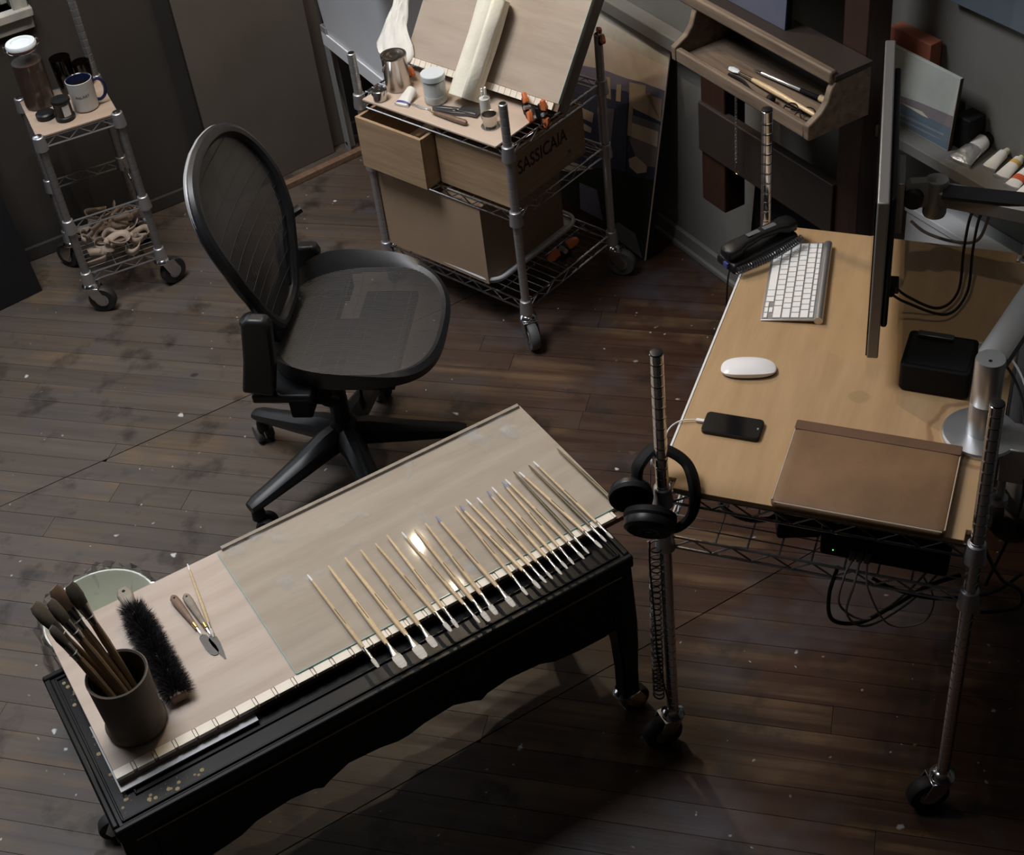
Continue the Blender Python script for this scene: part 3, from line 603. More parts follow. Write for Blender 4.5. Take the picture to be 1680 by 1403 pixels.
def brush(i, x0, y0, x1, y1, wd):
    L = math.hypot(x1 - x0, y1 - y0); az = math.atan2(y1 - y0, x1 - x0)
    hl = L - .052 - wd * .9; hr = min(.0052, .0031 + wd * .14)
    t = thing('paintbrush', BL_[i], 'paintbrush', (x0, y0, .5602), 0, 'brushes laid in a row on the glass')
    t.rotation_euler = (0, 0, az)
    z = lambda s: hr + .0004 + (.0018 if s > .15 else .0018 * s / .15)
    hm = 'handle_olive' if i in olive else 'handle_wood'
    tp = tipm[TIP[i]]
    MB().tube([(0, 0, z(0)), (.004, 0, z(0)), (.022, 0, z(.02))], [hr * .35, hr * .5, hr * .62], 8).build('handle_tip', tp if i not in olive else hm, t)
    MB().tube([(.022, 0, z(.02)), (.09, 0, z(.09)), (hl * .72, 0, z(.2)), (hl * .92, 0, z(.2)), (hl, 0, z(.2))], [hr * .62, hr * .8, hr * 1.08, hr, hr * .8], 8).build('handle', hm, t)
    MB().bx(hl * .50, hl * .70, -.0006, .0006, z(.2) + hr * 1.0, z(.2) + hr * 1.06 + .0002).build('stamp', 'ink', t)
    fr_ = []
    for s, w_, h_ in ((hl - .002, hr * .85, hr * .85), (hl + .014, hr * .95, hr * .9), (hl + .034, max(wd / 2, hr * .8), .0030 if wd > .007 else .0022)):
        fr_.append([(s, w_ * math.cos(a * PI / 5), z(.2) + h_ * math.sin(a * PI / 5)) for a in range(10)])
    MB().loft(fr_).build('ferrule', 'ferrule', t)
    br = []
    for s, k, h_ in ((hl + .033, .96, .0027), (hl + .042, 1.10, .0024), (L - .006, .95, .0016), (L, .55, .0008)):
        br.append([(s, max(wd / 2, hr * .75) * k * math.cos(a * PI / 5), z(.2) + (h_ if wd > .007 else h_ * .7) * math.sin(a * PI / 5)) for a in range(10)])
    MB().loft(br).build('bristles', 'bristle_white', t)
for i, (b, wd_) in enumerate(zip(BR, BW)): brush(i, *b, wd_)

# --- stoneware cup with old brushes
cup = thing('stoneware_cup', 'brown stoneware cup holding old brushes at the left end of the board', 'cup', (.106, 1.967, .5558))
cup.scale = (1.06, 1.06, 1.0)
MB().lathe([(.046, 0), (.054, .004), (.0555, .016), (.0525, .022), (.0505, .030), (.0525, .08), (.0545, .135), (.0555, .150), (.0535, .152)], 36, cap=False).build('body', 'clay', cup)
MB().lathe([(.0535, .152), (.050, .149), (.048, .10), (.046, .02), (.001, .016)], 36, cap=False).build('inside', 'clay_in', cup)
MB().lathe([(.0, .001), (.046, .0)], 36, cap=False).build('underside', 'clay', cup)
OB = [((.118, 1.955), (.026, 2.056, .870), .027, 'bristle_dark', 'old brush with dark matted bristles, leftmost in the stoneware cup'),
      ((.124, 1.945), (.053, 2.040, .876), .022, 'bristle_dark', 'old brush with long wire-bound ferrule in the stoneware cup'),
      ((.128, 1.962), (.069, 2.062, .880), .027, 'bristle_brown', 'wide old brush with reddish brown bristles in the stoneware cup'),
      ((.136, 1.972), (.096, 2.058, .875), .025, 'bristle_dark', 'old brush with dark olive bristles, rightmost in the stoneware cup'),
      ((.104, 1.942), (.036, 2.012, .842), .018, 'bristle_dark', 'thin old brush at the near side of the stoneware cup')]
for (bx_, by_), tip, wd_, bmat, lab in OB:
    a = Vector((bx_, by_, .580)); c = Vector(tip); d = (c - a); L = d.length
    t = thing('old_paintbrush', lab, 'paintbrush', a, 0, 'old brushes standing in the stoneware cup')
    t.rotation_euler = d.to_track_quat('X', 'Z').to_euler()
    MB().tube([(0, 0, 0), (.08, 0, 0), (L * .55, 0, 0), (L * .70, 0, 0)], [.0040, .0062, .0084, .0070], 10).build('handle', 'handle_old', t)
    rg = lambda s, w_, h_: [(s, w_ * math.cos(q * PI / 6), h_ * math.sin(q * PI / 6)) for q in range(12)]
    MB().loft([rg(L * .69, .0072, .0072), rg(L * .74, .0080, .0074), rg(L * .84, wd_ * .5, .0062)]).build('ferrule', 'tin', t)
    MB().loft([rg(L * .835, wd_ * .5, .0062), rg(L * .90, wd_ * .60, .0066), rg(L * .97, wd_ * .54, .0044), rg(L, wd_ * .36, .0016)]).build('bristles', bmat, t)
    MB().tube([rg(L * .75, .0084, .0078)[q] for q in range(12)], .0009, 5, closed=True).build('crimp', 'chrome_dark', t)

# --- bench brush
bb = thing('bench_brush', 'grey wooden bench brush with thick black bristles beside the stoneware cup', 'brush', (.200, 2.296, .5558), -PI / 2 - .015)
MB().prism([(.0, .006), (.004, .012), (.018, .0165), (.045, .012), (.075, .010), (.10, .010), (.10, -.010), (.075, -.010), (.045, -.012), (.018, -.0165), (.004, -.012), (0, -.006)], .012, .028, lambda a, b, c: (a, b, c)).build('handle', 'grey_wood', bb, bev=.004)
MB().lathe([(.0036, 0), (.0036, .0008)], 12, (.014, 0, .0278)).build('hang_hole', 'matte_black', bb)
hb = MB(); r2 = random.Random(3)
MB().bx(.09, .335, -.017, .017, .004, .026).build('brush_block', 'knife_wood', bb, bev=.003)
for k in range(9000):
    s = r2.uniform(.066, .330); a = r2.uniform(-.25, PI + .25)
    ln = r2.uniform(.016, .030) * (1.0 if s > .1 else .75)
    p = Vector((s, math.cos(a) * .014, .020 + math.sin(a) * .008)); q = Vector((s + r2.uniform(-.016, .016) + (-.012 if s < .085 else 0), math.cos(a) * (.012 + ln), max(.001, .020 + math.sin(a) * (.008 + ln * .8))))
    w_ = Vector((r2.uniform(-1, 1), r2.uniform(-1, 1), r2.uniform(-1, 1))).normalized() * .0009
    hb.add([p - w_, p + w_, q], [(0, 1, 2)])
tag(hb.build('bristles', 'bristle_black', bb, smooth=0), kind='stuff')

# --- palette knives and single brush left of the glass
def pknife(loc, rz, lab, hm, blade, L=.105):
    t = thing('palette_knife', lab, 'palette knife', loc, rz, 'palette knives on the drawing board')
    prof = lambda s, w_, h_: [(s, w_ * math.cos(q * PI / 5), .0075 + h_ * math.sin(q * PI / 5)) for q in range(10)]
    MB().loft([prof(0, .004, .004), prof(.006, .0085, .006), (prof(.02, .0092, .0068)), prof(.06, .0072, .0062), prof(.098, .0046, .0046)]).build('handle', hm, t)
    MB().lathe([(.0022, 0), (.0022, .0006)], 10, (.012, 0, .0138)).build('hang_hole', 'matte_black', t)
    MB().loft([prof(.097, .0049, .0049), prof(.111, .0042, .0042)]).build('ferrule', 'brass', t)
    MB().tube([(.11, 0, .0075), (.122, 0, .006), (.132, 0, .0022)], [.0018, .0018, .0014], 6).build('shank', 'steel', t)
    MB().prism(blade, .0016, .0024, lambda a, b, c: (a + .128, b, c)).build('blade', 'steel', t)
    return t
pknife((.2815, 2.226, .5558), -PI / 2 + .085, 'palette knife with broad bright blade and reddish handle', 'knife_wood', [(0, .002), (.008, .008), (.045, .0105), (.062, .0085), (.068, .003), (.066, -.004), (.058, -.0085), (.04, -.0105), (.008, -.008), (0, -.002)])
pknife((.305, 2.214, .5558), -PI / 2 + .02, 'palette knife with dark pointed blade and grey-brown handle', 'grey_wood', [(0, .002), (.012, .009), (.03, .0085), (.055, .005), (.074, .0012), (.074, -.0012), (.055, -.005), (.03, -.0085), (.012, -.009), (0, -.002)])
t = thing('paintbrush', 'pale slender brush lying beside the two palette knives', 'paintbrush', (.343, 2.298, .5558), math.atan2(-.219, -.032))
MB().tube([(0, 0, .003), (.004, 0, .003), (.02, 0, .0034)], [.001, .0016, .0022], 8).build('handle_tip', 'handle_white', t)
MB().tube([(.02, 0, .0034), (.08, 0, .004), (.15, 0, .0046), (.185, 0, .0046)], [.0022, .0029, .0038, .003], 8).build('handle', 'handle_wood', t)
MB().tube([(.184, 0, .0046), (.205, 0, .005)], [.0031, .0034], 8).build('ferrule', 'ferrule', t)
MB().tube([(.204, 0, .005), (.215, 0, .005), (.226, 0, .0045)], [.0034, .0038, .0012], 8).build('bristles', 'bristle_white', t)

# --- bucket with plastic bag behind the table
bk = thing('bucket', 'pale green bucket with a clear plastic bag behind the black table', 'bucket', (.158, 2.535, 0))
MB().lathe([(.10, 0), (.105, .01), (.128, .30), (.132, .302), (.132, .312), (.128, .312), (.125, .302), (.101, .012), (.0, .010)], 40, cap=False).build('body', 'bucket', bk)
mb = MB(); r3 = random.Random(8); n = 64
rings = []
for k, (r, z) in enumerate(((.122, .25), (.127, .30), (.134, .322), (.142, .315), (.146, .28), (.150, .22), (.152, .17))):
    rings.append([((r + r3.uniform(-.004, .006) * (1 + k * .3)) * math.cos(2 * PI * j / n), (r + r3.uniform(-.004, .006) * (1 + k * .3)) * math.sin(2 * PI * j / n), z + r3.uniform(-.006, .006) * (1 + k * .4)) for j in range(n)])
mb.loft(rings, caps=False); mb.build('bag_liner', 'bag', bk, smooth=20)

# ------------------------------------------------------------------ office chair
chair = thing('office_chair', 'black mesh office chair without armrests in the middle of the floor', 'chair', (.95, 2.915, 0), math.radians(-38))
def cyl_ring(s, w_, z, h_, n=10): return [(s, w_ * math.cos(2 * PI * q / n), z + h_ * math.sin(2 * PI * q / n)) for q in range(n)]
for k in range(5):
    a = math.radians(46 + 72 * k + 38)
    lg = bpy.data.objects.new('base_leg', None)
    mbl = MB().loft([cyl_ring(.02, .034, .150, .046), cyl_ring(.07, .038, .148, .042), cyl_ring(.16, .033, .128, .031), cyl_ring(.25, .027, .112, .023), cyl_ring(.305, .025, .104, .019), cyl_ring(.328, .019, .100, .013)])
    o = mbl.build('base_leg', 'chair_black', chair); o.rotation_euler = (0, 0, a)
    ca = bpy.data.objects.new('caster', None); COL.objects.link(ca); ca.parent = chair; ca.location = (.308 * math.cos(a), .308 * math.sin(a), 0); ca.rotation_euler = (0, 0, a + (.9, -.5, 2.4, 1.2, -.8)[k])
    for s in (-1, 1):
        M = Matrix.Translation((.016, s * .015, .0275)) @ Matrix.Rotation(PI / 2, 4, 'X')
        MB().lathe([(.008, -.010), (.024, -.010), (.0275, -.006), (.0275, .006), (.024, .010), (.008, .010)], 20, M=M).build('wheel', 'grey_rubber' if s > 0 else 'rubber', ca)
    MB().lathe([(.012, .045), (.02, .052), (.018, .075), (.010, .095)], 14).build('hood', 'black_plastic', ca)
MB().lathe([(.030, .095), (.040, .11), (.043, .15), (.040, .19), (.030, .205)], 20).build('hub', 'chair_black', chair)
MB().lathe([(.026, .20), (.026, .33)], 16).build('column', 'black_plastic', chair)
MB().lathe([(.0165, .32), (.0165, .44)], 16).build('gas_lift', 'chrome', chair)
MB().loft([[(a, b, z) for a, b in ((-.10, -.07), (.14, -.08), (.17, 0), (.14, .08), (-.10, .07), (-.13, 0))] for z in (.405, .42, .46, .485)]).build('tilt_mechanism', 'matte_black', chair, bev=.008)
MB().bx(.08, .22, -.19, .19, .462, .487).build('seat_support', 'matte_black', chair, bev=.005)
MB().bx(-.10, .02, -.18, .18, .455, .480).build('seat_support', 'matte_black', chair, bev=.005)
MB().lathe([(.012, -.06), (.012, 0), (.030, .0), (.034, .006), (.034, .026), (.028, .032)], 20, M=Matrix.Translation((.03, -.185, .470)) @ Matrix.Rotation(PI / 2, 4, 'X')).build('tension_knob', 'matte_black', chair)
MB().cyl((.10, -.07, .44), (.11, -.13, .38), .004).ball((.112, -.135, .375), .014, .6, .5, 1.6).build('lever', 'matte_black', chair)
MB().cyl((.045, -.10, .45), (.045, -.17, .425), .006).ball((.045, -.178, .418), .024, 1.2, .4, .8).build('wing_knob', 'matte_black', chair)
SC = (.104, 0.); SA, SB = .214, .236; SZ = .532
def seat_xy(t, k=1.):
    c, s = math.cos(t), math.sin(t); e = 2 / 2.7
    return SC[0] + k * SA * math.copysign(abs(c) ** e, c), SC[1] + k * SB * (1.0 + .05 * c) * math.copysign(abs(s) ** e, s)
def seat_z(x, y):
    u = (x - SC[0]) / SA; v = (y - SC[1]) / SB
    return SZ + .012 * v * v - .028 * max(0, u - .35) ** 2 * 2 + .018 * max(0, -u - .3) ** 2 * 2 - .006 * (1 - u * u)
n = 72; inner = []; mid = []; outer = []; under = []
for j in range(n):
    t = 2 * PI * j / n; c, s = math.cos(t), math.sin(t)
    wing = .055 * max(0, abs(s) - .35) ** 1.2 / .6 * (max(0, .75 - c) / 1.2)
    x, y = seat_xy(t, .945); inner.append((x, y, seat_z(x, y)))
    x, y = seat_xy(t, 1.0); mid.append((x, y, seat_z(x, y) + .006 + wing * .25))
    x, y = seat_xy(t, 1.05 + .03 * wing / .03); outer.append((x, y, seat_z(x, y) - .004 + wing))
    x, y = seat_xy(t, 1.02); under.append((x, y, seat_z(x, y) - .030))
MB().loft([inner, mid, outer, under, inner], caps=False).build('seat_frame', 'chair_black', chair)
sm = MB(); N_ = 84
for i in range(N_):
    y0 = -SB * .97 + 2 * SB * .97 * i / N_; y1 = y0 + 2 * SB * .97 / N_ * .70
    ym = abs((y0 + y1) / 2) / (SB * .97)
    if ym >= .995: continue
    xs = SA * .97 * (1 - ym ** 2.7) ** (1 / 2.7); k = 14; ra = []; rb = []
    for q in range(k + 1):
        x = SC[0] - xs + 2 * xs * q / k; z = seat_z(x, (y0 + y1) / 2) + .001; ra.append((x, y0, z)); rb.append((x, y1, z))
    sm.loft([ra, rb], closed=False)
for i in range(1, 9):       # cross threads
    u = -1 + 2 * i / 9; x = SC[0] + SA * .96 * u; ys = SB * .96 * (1 - abs(u) ** 2.7) ** (1 / 2.7)
    sm.tube([(x, -ys + 2 * ys * q / 8, seat_z(x, -ys + 2 * ys * q / 8) - .0006) for q in range(9)], .0007, 4)
tag(sm.build('seat_mesh', 'chair_mesh', chair), kind='stuff')
BT = [(.585, .040), (.600, .085), (.65, .132), (.70, .168), (.75, .197), (.80, .217), (.85, .228), (.90, .230), (.95, .219), (.99, .196), (1.02, .162), (1.04, .118), (1.05, .076), (1.056, .030)]
FT = [(.50, -.075), (.60, -.08), (.75, -.098), (.85, -.125), (.95, -.165), (1.03, -.192), (1.06, -.200)]
def interp(T, x):
    if x <= T[0][0]: return T[0][1]
    for (a, p), (b, q) in zip(T, T[1:]):
        if x <= b: return p + (q - p) * (x - a) / (b - a)
    return T[-1][1]
def back_f(b, z): return interp(FT, z) + .35 * b * b
rp_ = [Vector((0, b * .94, z - .012)) for z, b in BT]
rp_ = smooth_path(rp_, 4)
side = [(back_f(p.y, p.z), p.y, p.z) for p in rp_]
rim = side + [(p[0], -p[1], p[2]) for p in side[::-1]]
MB().tube(rim, .0175, 10, closed=True).build('back_frame', 'chair_black', chair)
MT['rim_highlight'] = mat('painted_rim_highlight', (.30, .305, .32), .35)  # much paler than the black frame: light on the upper rim as colour
k0 = int(len(side) * .50)
MB().tube([(p[0] - .007, p[1] * 1.015, p[2] + .006) for p in side[k0:]] + [(p[0] - .007, -p[1] * 1.015, p[2] + .006) for p in side[::-1][:len(side) - k0]], .0100, 8).build('back_rim_highlight', 'rim_highlight', chair)
bmh = MB(); N_ = 74
for i in range(N_):
    b0 = -.226 + .452 * i / N_; b1 = b0 + .452 / N_ * .86; bmid = (b0 + b1) / 2
    zs = [p[2] for p in side if p[1] >= abs(bmid)]
    if not zs: continue
    s0, s1 = min(zs), max(zs); ra = []; rb = []
    if s1 - s0 < .02: continue
    for q in range(15):
        z = s0 + (s1 - s0) * q / 14; f = back_f(bmid, z); ra.append((f, b0, z)); rb.append((f, b1, z))
    bmh.loft([ra, rb], closed=False)
for i in range(1, 12):
    z = .60 + .44 * i / 12; hw = interp(BT, z)
    bmh.tube([(back_f(-hw + 2 * hw * q / 8, z) + .0005, -hw + 2 * hw * q / 8, z) for q in range(9)], .0007, 4)
tag(bmh.build('back_mesh', 'chair_mesh', chair), kind='stuff')
for sg in (-1, 1):
    MB().tube(smooth_path([(-.070, sg * .245, .715), (-.105, sg * .215, .70), (-.112, sg * .165, .68), (-.100, sg * .11, .64), (-.090, sg * .07, .60)]), .015, 10, flat=.7).build('back_yoke', 'black_plastic', chair)
    MB().prism([(-.138, .525), (-.060, .512), (-.040, .60), (-.026, .725), (-.036, .745), (-.080, .748), (-.096, .735), (-.115, .62)] if sg < 0 else [(-.138, .525), (-.060, .512), (-.045, .57), (-.055, .595), (-.10, .595), (-.122, .58)], sg * .236, sg * .272, lambda a, b, d: (a, d, b)).build('arm_bracket', 'chair_black', chair, bev=.008)
    MB().bx(-.120, .03, sg * .16, sg * .266, .486, .512).build('arm_bracket_foot', 'chair_black', chair, bev=.005)
    MB().bx(-.03, .025, sg * .20, sg * .268, .440, .500).build('clamp_block', 'matte_black', chair, bev=.006)
MB().loft([[(-.112 + .010 * k, y, .62 - .05 * k) for y in (-.10, .10)] + [(-.092 + .010 * k, y, .62 - .05 * k) for y in (.10, -.10)] for k in range(4)]).build('lumbar_pad', 'black_plastic', chair, bev=.006)

# ------------------------------------------------------------------ things on the rack
MB_ = MB
pz = Z1 + .0075
ply = tag(place(MB().bx(.035, .548, -.020, .205, Z1 + .0018, pz).build('plywood_sheet', 'ply_pale', bev=.0008), (*RO, 0), RTH), 'pale plywood sheet laid on the top shelf of the rack', 'board')
def rloc(u, v, z=None): return rw(u, v, pz + .0002 if z is None else z)
c = thing('paint_can', 'tall round solvent can with pressed lid on the rack plywood', 'can', rloc(.083, .085), RTH)
MB().lathe([(.036, 0), (.0375, .002), (.037, .006), (.0365, .10), (.0385, .103), (.0385, .106)], 32).build('body', 'tin', c)
MB().lathe([(.0385, .1055), (.0380, .109), (.0350, .109), (.034, .105), (.031, .105), (.030, .109), (.020, .110), (.0195, .1055), (.012, .1055), (.0115, .110), (.0, .1105)], 32, cap=False).build('lid', 'tin', c)
MB().tube([(.0385 * math.cos(a), .0385 * math.sin(a), .085 - .035 * math.sin((a - 2.6) / 1.9 * PI)) for a in [2.6 + 1.9 * i / 12 for i in range(13)]], .0013, 6).build('bail_handle', 'chrome', c)
c = thing('small_tin', 'small round tin with domed lid at the front left of the rack plywood', 'tin', rloc(.085, .005), RTH)
MB().lathe([(.019, 0), (.0205, .002), (.0205, .020), (.023, .022)], 24).build('body', 'tin', c)
MB().lathe([(.0235, .021), (.0235, .033), (.021, .0345), (.019, .032), (.008, .031), (.0, .033)], 24, cap=False).build('lid', 'chrome', c)
def paint_tube(name, lab, loc, rz, L, w0, r1, mbody, mband, mcap, capr=.007, capl=.014, group=None, band=(.1, .3), flatz=.004):
    t = thing(name, lab, 'paint tube', loc, rz, group)
    def ring(s):
        q = s / L; hw = w0 / 2 * (1 - q) + r1 * q; hz = flatz * .5 * (1 - q) + r1 * q ** .8
        return [(s, hw * math.cos(a * PI / 8), hz + .0004 + hz * math.sin(a * PI / 8)) for a in range(16)]
    MB().loft([ring(L * k) for k in (0, .06, .3, .6, .85, 1.)]).build('body', mbody, t)
    if mband:
        def ring2(s): return [(p[0], p[1] * 1.02, (p[2] - ring(s)[0][2]) * 1.03 + ring(s)[0][2]) for p in ring(s)]
        MB().loft([ring2(L * k) for k in (band[0], (band[0] + band[1]) / 2, band[1])], caps=False).build('band', mband, t)
    MB().loft([[(L + (0 if k == 0 else .006), (r1 if k == 0 else capr * .8) * math.cos(a * PI / 8), r1 + .0004 + (r1 if k == 0 else capr * .8) * math.sin(a * PI / 8)) for a in range(16)] for k in (0, 1)]).build('shoulder', 'tube_metal', t)
    MB().cyl((L + .005, 0, r1), (L + .005 + capl, 0, r1), capr, capr * .92, 14).build('cap', mcap, t)
    MB().bx(0, .006, -w0 / 2 * 1.01, w0 / 2 * 1.01, 0, flatz + .0022).build('crimp', 'tube_metal', t)
    return t
paint_tube('paint_tube', 'flattened white paint tube with blue band between can and jar on the rack', rloc(.168, .005), RTH + 1.75, .062, .046, .017, 'tube_white', 'tube_blue', 'tube_metal', .006, .008, band=(.12, .22))
c = thing('glass_jar', 'glass jar of milky liquid with pale blue lid on the rack plywood', 'jar', rloc(.236, .083), RTH)
MB().lathe([(.031, 0), (.034, .003), (.034, .072), (.033, .076)], 32).build('glass', 'glass_clear', c)
MB().lathe([(.0305, .002), (.0325, .005), (.0325, .024), (.0, .0242)], 32, cap=False).build('sediment', 'white_liquid', c)
MB().lathe([(.0312, .0245), (.0312, .068), (.0, .069)], 32, cap=False).build('liquid', 'white_liquid', c)
MB().lathe([(.0350, .074), (.0355, .076), (.0355, .090), (.0340, .092), (.0, .0918)], 32, cap=False).build('lid', 'white_paint', c)
c = thing('canvas_pliers', 'dark steel canvas pliers lying on the rack plywood', 'pliers', rloc(.262, .040), RTH + .25)
MB().prism([(0, .004), (.02, .014), (.07, .016), (.125, .010), (.128, .004), (.07, .004), (.03, .001), (0, -.002)], .001, .012, lambda a, b, d: (a, b, d)).build('handle', 'dark_tool', c, bev=.002)
MB().prism([(0, -.002), (.03, -.001), (.07, -.002), (.128, .0), (.126, -.006), (.07, -.016), (.02, -.012), (0, -.004)], .001, .012, lambda a, b, d: (a, b, d)).build('handle', 'dark_tool', c, bev=.002)
MB().prism([(.085, .024), (.145, .020), (.145, -.012), (.085, -.006)], .004, .016, lambda a, b, d: (a, b, d)).build('jaw', 'dark_tool', c, bev=.002)
MB().lathe([(.006, 0), (.005, .003)], 14, (.07, .001, .0118)).build('pivot', 'chrome', c)
c = thing('palette_knife', 'palette knife with brown handle lying in front of the canvas pliers', 'palette knife', rloc(.178, .032), RTH - .02)
MB().prism([(0, .004), (.05, .007), (.062, .003), (.062, -.003), (.05, -.007), (0, -.004)], .001, .0018, lambda a, b, d: (a, b, d)).build('blade', 'steel', c)
MB().tube(smooth_path([(.06, 0, .0015), (.075, 0, .004), (.088, -.006, .012), (.104, -.010, .010)]), .0016, 6).build('shank', 'steel', c)
MB().tube([(.10, -.010, .010), (.11, -.011, .0095)], .0045, 10).build('ferrule', 'brass', c)
MB().tube([(.11, -.011, .0095), (.13, -.010, .0095), (.18, -.008, .010), (.222, -.006, .010), (.230, -.006, .010)], [.0045, .006, .0085, .0085, .005], 10).build('handle', 'knife_wood', c)
c = thing('dropper_bottle', 'small white-capped bottle standing by the metal cup on the rack', 'bottle', rloc(.428, .083), RTH)
MB().lathe([(.015, 0), (.0165, .002), (.0165, .066), (.012, .074), (.008, .077)], 24).build('body', 'glass_clear', c)
MB().lathe([(.0145, .012), (.0150, .014), (.0150, .064), (.0, .065)], 20, cap=False).build('label_wrap', 'tube_white', c)
MB().lathe([(.0, .002), (.0150, .002), (.0150, .012)], 20, cap=False).build('contents', 'brown_stuff', c)
for k in range(4): MB().cyl((.006 * math.cos(k * 1.57), .006 * math.sin(k * 1.57), .076), (.007 * math.cos(k * 1.57), .007 * math.sin(k * 1.57), .098 - .003 * k), .004, .003, 8).build('swab', 'paper', c)
c = thing('metal_cup', 'small dented metal dipper cup at the right end of the rack plywood', 'cup', rloc(.466, .055), RTH)
MB().lathe([(.017, .002), (.0195, .004), (.0205, .038), (.0215, .040), (.0195, .039), (.0185, .006), (0, .005)], 24, cap=False).build('body', 'tin', c)
MB().lathe([(.0255, 0), (.0265, .001), (.0265, .003), (.018, .004)], 24).build('foot_plate', 'tin', c)

# tilted board on the rack: plane rises towards the back of the rack
TA = math.atan2(.792, .61)
tb = thing('tilted_drawing_board', 'deep plywood drawing board propped up at a slant on the rack', 'board', rw(0, .175, .717), RTH)
tb.rotation_euler = (TA, 0, RTH)        # local x along rack width, y up the slope, z out of the face
BU0, BU1, BLn = .028, .611, .44
MB().bx(BU0, BU1, .018, BLn, -.010, 0).build('panel', 'ply_board', tb, bev=.001)
for a in ((BU0, BU0 + .018, 0, BLn), (BU1 - .018, BU1, 0, BLn), (BU0 + .018, BU1 - .018, 0, .018), (BU0 + .018, BU1 - .018, BLn - .018, BLn)):
    MB().bx(a[0], a[1], a[2], a[3], -.050, -.0103).build('cradle_side', 'grey_wood', tb, bev=.001)
x = BU0
blk2 = MB().bx(0, .0205, 0, .020, 0, .008).mesh('strip_block', 'ruler')
MB().bx(BU0, BU1, -.003, .0175, -.010, -.0025).build('strip_base', 'knife_wood', tb)
while x + .0205 <= BU1 + .001: inst(blk2, 'strip_block', tb, (x, -.003, -.0024)); x += .0205 + .0014
g2 = thing('tilted_glass_sheet', 'sheet of glass lying on the slanted board on the rack', 'glass', rw(0, .175, .717), 0); g2.rotation_euler = (TA, 0, RTH)
MB().bx(BU0 + .004, BU1 - .002, .020, BLn - .01, .0006, .0046).build('pane', 'glass_tilt', g2, smooth=0)
MB().bx(BU1 - .002, BU1 - .0008, .020, BLn - .01, .0006, .0046).build('polished_edge', 'glass_edge', g2, smooth=0)
def slab_thing(name, lab, cat):
    t = thing(name, lab, cat, rw(0, .175, .717), 0); t.rotation_euler = (TA, 0, RTH); return t
t = slab_thing('paper_towel_roll', 'white paper towel roll lying on the slanted board', 'paper towel')
rp = []; r4 = random.Random(2)
for i in range(9):
    s = -.048 + .29 * i / 8; ring = []
    for j in range(28):
        a = 2 * PI * j / 28; r = .0455 + (.002 * math.sin(3 * a + i * .7)) - (.010 * max(0, math.sin(a * 1 - 1.9)) ** 6 if 2 < i < 6 else 0)
        ring.append((.326 + .004 * i / 8 * -1 + r * math.cos(a), s, .0485 + r * math.sin(a)))
    rp.append(ring)
MB().loft(rp).build('roll', 'towel', t)
MB().prism([(.019 * math.cos(a * PI / 9) + .326, .019 * math.sin(a * PI / 9) + .0485) for a in range(18)], -.0492, -.0482, lambda a, b, d: (a, d, b)).build('core', 'cardboard', t)
MB().loft([[(.326 + .0475 * math.cos(a), s, .0485 + .0475 * math.sin(a)) for a in (1.1, .9, .7, .45, .2)] for s in (-.047, .05, .15, .24)], closed=False).build('loose_sheet', 'towel', t, solid=.0006)
t = slab_thing('crumpled_paper', 'crumpled white paper hanging over the left corner of the slanted board', 'paper')
mbp = MB(); rings = []
edge = [(-.012, -.030, .040), (0, -.070, .058), (.02, -.088, .064), (.05, -.082, .050), (.10, -.074, .004), (.16, -.070, -.012), (.24, -.066, -.020), (.34, -.060, -.026)]
for i in range(29):
    s = -.012 + .352 * i / 28
    for (s0, l0, r0), (s1, l1, r1) in zip(edge, edge[1:]):
        if s0 <= s <= s1: q = (s - s0) / (s1 - s0); wl = l0 + (l1 - l0) * q; wr_ = r0 + (r1 - r0) * q; break
    row = []
    for j in range(15):
        q = j / 14; uu = wl + (wr_ - wl) * q
        row.append((uu, s, .013 + .012 * math.sin(q * PI * 1.1) + .003 * math.sin(i * .8 + j * 1.1) + .0025 * math.sin(j * 2.3 - i * .7)))
    rings.append(row)
mbp.loft(rings, closed=False); mbp.build('sheet', 'paper', t, solid=.0006)

def clamp(lab, loc, rot, s=1., group='orange spring clamps'):
    t = thing('spring_clamp', lab, 'clamp', loc, 0, group); t.rotation_euler = rot; t.scale = (s, s, s)
    MB().box((0, 0, 0), (.012, .060, .012)).build('bar', 'matte_black', t, bev=.002)
    for k in (-1, 1):
        MB().prism([(-.010, 0), (.010, 0), (.012, .014), (.004, .034), (-.006, .034), (-.012, .014)], -.006, .006, lambda a, b, d, k=k: (d, k * (.012 + b * .9), a + .010)).build('jaw_handle', 'orange', t, bev=.002)
    MB().cyl((-.010, 0, .008), (.010, 0, .008), .006, n=10).build('spring', 'chrome_dark', t)
    MB().box((0, 0, -.012), (.010, .030, .014)).build('pad', 'matte_black', t, bev=.002)
clamp('orange clamp at the left foot of the slanted board behind the can', rw(.058, .150, .708), (.3, .2, RTH + 1.3))
clamp('orange clamp standing at the right foot of the slanted board', rw(.520, .150, .712), (.9, .1, RTH + 1.1))
clamp('orange clamp lying flat at the right front corner of the slanted board', rw(.562, .165, .700), (1.5, .0, RTH + 1.7))
clamp('orange clamp gripping the top of the rear right rack post', rw(RW + .012, RD - .005, .822), (.1, .2, RTH + .9), .9)
clamp('larger orange clamp lying on the bottom shelf of the rack', rw(.535, .235, Z3 + .022), (.2, 0, RTH - .25), 1.35)
MB_ = None

